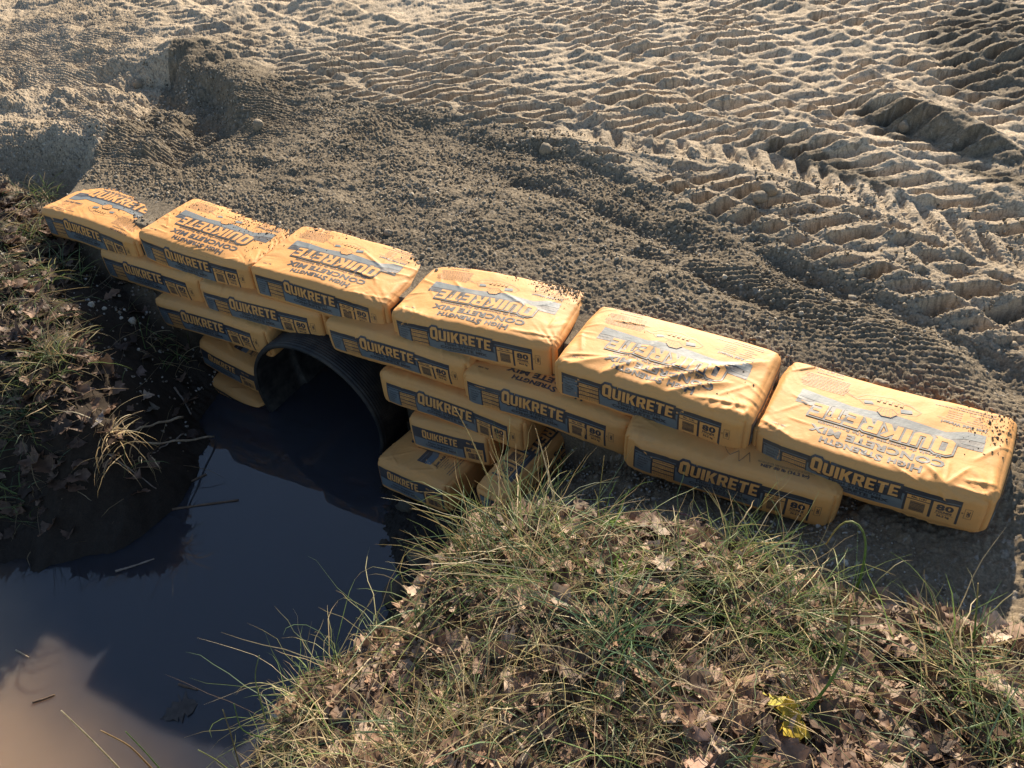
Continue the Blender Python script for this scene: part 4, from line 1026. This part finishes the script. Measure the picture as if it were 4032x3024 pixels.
# leaves one can point to
def leaf(u, v, size, colr, label, group, tilt=.3, lift=.02, floating=False, yaw=None):
    r = np.random.default_rng(int(u*13+v))
    if floating: d = cam_ray(u, v); p = CAM_O+d*((WATER_Z+.003-CAM_O[2])/d[2])
    else: p = on_ground(u, v)+np.array([0, 0, lift])
    V, F, c = leaf_mesh(np.zeros((1, 3)), np.array([r.uniform(0, 6.28) if yaw is None else yaw]), np.array([tilt]), np.array([r.uniform(0, 6.28)]), np.array([size]), r, [colr])
    if floating: V[:, 2] *= .12
    o = mesh_np('fallen_leaf', V, F, M_LEAF, col=c); o.location = p
    tag(o, label, 'leaf', group)
LR, LL = 'single leaves on the right bank', 'single leaves on the left bank'
pk, mb, dkb = (.40,.25,.18), (.30,.18,.12), (.16,.09,.055)
for u, v, s, c, lab in ((1140,1578,.10,pk,'big pinkish brown leaf at the bottom middle of the leafy bank'), (828,1632,.10,pk,'pale curled leaf at the bottom left end of the bank'),
    (1073,1445,.10,mb,'large flat brown leaf below the thick broken branch'), (863,1475,.08,pk,'pale leaf hanging on the pond edge of the bank'),
    (1776,1380,.09,(.46,.31,.22),'light tan leaf lit brightly below the gravel slope'), (1860,1455,.085,mb,'upturned brown leaf on the right of the bank'),
    (1952,1536,.08,pk,'pale leaf lying between two green tufts on the right'), (1515,1628,.11,pk,'broad pale leaf at the bottom edge right of the middle'),
    (1600,1300,.075,pk,'leaf caught in the straw below the wide tuft'), (1255,1115,.075,(.36,.27,.2),'curled tan leaf on the crest of the bank'),
    (1480,1560,.08,mb,'brown leaf below the level grey twig'), (2130,1420,.07,pk,'tan leaf beside the spiky tuft at the right'), (1700,1640,.09,mb,'brown leaf at the bottom edge below the yellow leaf'),
    (1660,1420,.08,dkb,'dark leaf near the stubby pale stick'), (1840,1330,.07,dkb,'folded brown leaf at the foot of the arching stalk')):
    leaf(u, v, s, c, lab, LR, tilt=.35, lift=.028)
leaf(1672, 1535, .075, (.42,.36,.04), 'yellow green leaf with a brown edge low on the right bank', LR, .5, .04, yaw=.5)
leaf(1700, 1570, .09, (.48,.34,.04), 'larger yellow leaf shaded by grass beside the yellow green one', LR, .5, .04, yaw=2.2)
for u, v, s, c, lab in ((74,1004,.09,mb,'brown leaf on the shaded left bank near the view edge'), (104,1012,.10,dkb,'star shaped dull leaf on the shaded left bank'), (164,1058,.075,mb,'small leaf standing on edge near the left water line'),
    (327,893,.085,(.2,.17,.13),'grey green leaf at the left water edge below the lowest bag'), (217,920,.075,(.24,.22,.22),'grey leaf in the dry tuft on the left bank'), (303,811,.07,(.22,.15,.12),'small pale leaf fragment on the dark soil of the left bank'),
    (40,1110,.09,dkb,'reddish leaf at the left edge of the water')):
    leaf(u, v, s, c, lab, LL, tilt=.3, lift=.02)
leaf(388, 1532, .10, (.085,.075,.07), 'dull sodden leaf afloat low in the pond', 'leaves on the pond', floating=True)
def shared_leaves(n, box, test, r, label, group):
    P = scatter(n, box, test, r)
    for p in P:
        V, F, c = leaf_mesh(np.zeros((1, 3)), r.uniform(0, 6.28, 1), np.abs(r.normal(0, .3, 1)), r.uniform(0, 6.28, 1), r.uniform(.05, .09, 1), r, BROWNS)
        o = mesh_np('fallen_leaf', V, F, M_LEAF, col=c); o.location = (p[0], p[1], p[2]+r.uniform(.012, .03)); tag(o, label, 'leaf', group)
shared_leaves(90, RB, right_test, np.random.default_rng(21), 'dry brown leaf lying loose on top of the right bank', 'loose brown leaves on top of the right bank')
shared_leaves(40, LB, left_test, np.random.default_rng(22), 'dull brown leaf lying loose on the left bank', 'loose brown leaves on the left bank')

# stones and clods
STONES = [(.30,.26,.21),(.22,.18,.14),(.40,.37,.33),(.16,.13,.10)]
def stone(u, v, size, colr, label, group, sink=.3, seed=0):
    r = np.random.default_rng(seed+int(u)); b, f = ICO3; p = on_ground(u, v)
    ph = r.uniform(-9, 9, 3)
    d = 1+.30*fbm(b[:, 0]*1.3+ph[0], b[:, 1]*1.3+b[:, 2]*.9+ph[1], 3, 3)+.14*fbm(b[:, 0]*5+ph[2], b[:, 1]*5+b[:, 2]*4, 9, 3)
    V = b*d[:, None]*size*r.uniform(.75, 1.2, 3)
    o = mesh_np('stone', V, f, M_STONE, col=np.repeat([colr], len(V), 0)); o.location = p+np.array([0, 0, size*(1-2*sink)*.6]); tag(o, label, 'stone', group)
SW = 'muddy stones at the right water edge'
for u, v, s, c, lab in ((790,1096,.050,(.05,.04,.03),'muddy stone in the water in front of the lowest right bag'), (878,1100,.038,(.06,.05,.035),'muddy stone right of the lowest right bag'),
    (1022,1108,.028,(.10,.085,.065),'small muddy stone below the sideways bag'), (858,1286,.045,(.09,.07,.05),'large clod on the shaded pond bank'), (908,1212,.05,(.10,.08,.055),'clod near the tip of the bank, above the water'), (830,1180,.025,(.05,.04,.03),'small dark stone in the water off the bank')):
    stone(u, v, s, c, lab, SW)
SP = 'pale pebbles on the shaded left bank'
for k, (u, v, s) in enumerate(((286,696,.016),(198,660,.013),(226,668,.010),(262,688,.008),(300,756,.007),(258,640,.007))):
    stone(u, v, s, (.45,.40,.32), ('largest pale pebble on the shaded left bank' if k == 0 else 'small pale pebble on the shaded soil of the left bank'), SP, .2)
SRD = 'clods lying on the gravel road'
for u, v, s, lab in ((1660,415,.035,'round stone lying at the end of the tyre prints on the right'), (1640,430,.03,'clod beside the round stone at the right'), (840,505,.018,'clod behind the top bags near the middle'), (1950,280,.03,'stone in the drift at the upper right'),
    (300,185,.03,'clod on the rim of the shaded hollow'), (2030,1010,.022,'pale pebble behind the rightmost top bag'), (1900,840,.025,'clod on the gravel right of the top bags'), (560,275,.035,'clod at the foot of the hollow'), (1180,330,.03,'clod at the edge of the tyre prints')):
    stone(u, v, s, (.26,.21,.15), lab, SRD, .25)
r = np.random.default_rng(31)
P = scatter(4200, (-.3, 1.7, -.42, .12), lambda x, y: (1-bank_mask(x, y))*(ground_at(x, y) > -.62), r)
V, F, c = lumps(P+np.array([0, 0, .002]), r.uniform(.002, .0052, len(P))*np.where(r.random(len(P)) < .03, 1.9, 1), r, STONES+[(.34,.28,.2),(.24,.19,.13),(.5,.45,.37)])
tag(mesh_np('gravel_stones', V, F, M_STONE, col=c, smooth=False), 'loose pale gravel stones on the shaded slope under the wall', 'gravel', kind='stuff')
P = scatter(500, (-2.9, -1.5, -.5, .2), lambda x, y: fwater(x, y)*.6, r)
V, F, c = lumps(P+np.array([0, 0, .002]), r.uniform(.003, .008, len(P)), r, STONES)
tag(mesh_np('gravel_stones', V, F, M_STONE, col=c, smooth=False), 'loose gravel stones on the left bank below the bags', 'gravel', kind='stuff')
P = scatter(5200, (-3.6, 1.7, .3, 1.5), lambda x, y: np.clip(fbm(x*3, y*3, 88, 3)+.5, .1, 1), r)
V, F, c = lumps(P+np.array([0, 0, .006]), r.uniform(.0025, .007, len(P))*np.where(r.random(len(P)) < .04, 1.8, 1), r, [(.21,.17,.12),(.27,.22,.155),(.16,.13,.09),(.36,.31,.24)])
tag(mesh_np('gravel_clods', V, F, M_STONE, col=c, smooth=False), 'crumbly gravel clods strewn on the road behind the bags', 'gravel', kind='stuff')

# dirt crumbs on the bags
CR = {'t1': (420, lambda x, y: np.exp(-((y-.34)/.13)**2)*np.exp(-((x-.16)/.22)**2)), 't2': (430, lambda x, y: np.exp(-((y-.33)/.17)**2)*(.25+.75*(x > 0))),
      't3': (26, lambda x, y: np.exp(-((y-.33)/.08)**2)*(x < .0)), 't4': (330, lambda x, y: np.exp(-((y-.37)/.06)**2)*np.exp(-((x-.27)/.12)**2)), 't5': (10, lambda x, y: .5+0*x),
      't6': (90, lambda x, y: np.exp(-((y-.30)/.09)**2)*np.exp(-((x-.28)/.05)**2))}
Vs, Fs, Cs, nb = [], [], [], 0
for k, (n, dens) in CR.items():
    n = int(n*2.2)
    o, b = bags[k]; pts = np.zeros((0, 2))
    while len(pts) < n:
        q = np.column_stack([r.uniform(-W_/2+.01, W_/2-.005, 4000), r.uniform(.02, D_-.004, 4000)]); pts = np.concatenate([pts, q[r.random(4000) < dens(q[:, 0], q[:, 1])]])
    pts = pts[:n]; P = sack_surface(np.column_stack([pts, np.zeros(n)]), .001, b)
    P = P@np.array(o.matrix_world.to_3x3()).T+np.array(o.matrix_world.translation)
    V, F, c = lumps(P, np.where(r.random(n) < .7, r.uniform(.0005, .0014, n), r.uniform(.0014, .0034, n))*np.where(r.random(n) < .03, 2.2, 1), r, [(.16,.125,.085),(.21,.17,.115),(.11,.088,.06)])
    Vs.append(V); Fs.append(F+nb); Cs.append(c); nb += len(V)
tag(mesh_np('dirt_crumbs', np.concatenate(Vs), np.concatenate(Fs), M_STONE, col=np.concatenate(Cs), smooth=False), 'dark dirt crumbs scattered over the tops of the bags', 'dirt', kind='stuff')
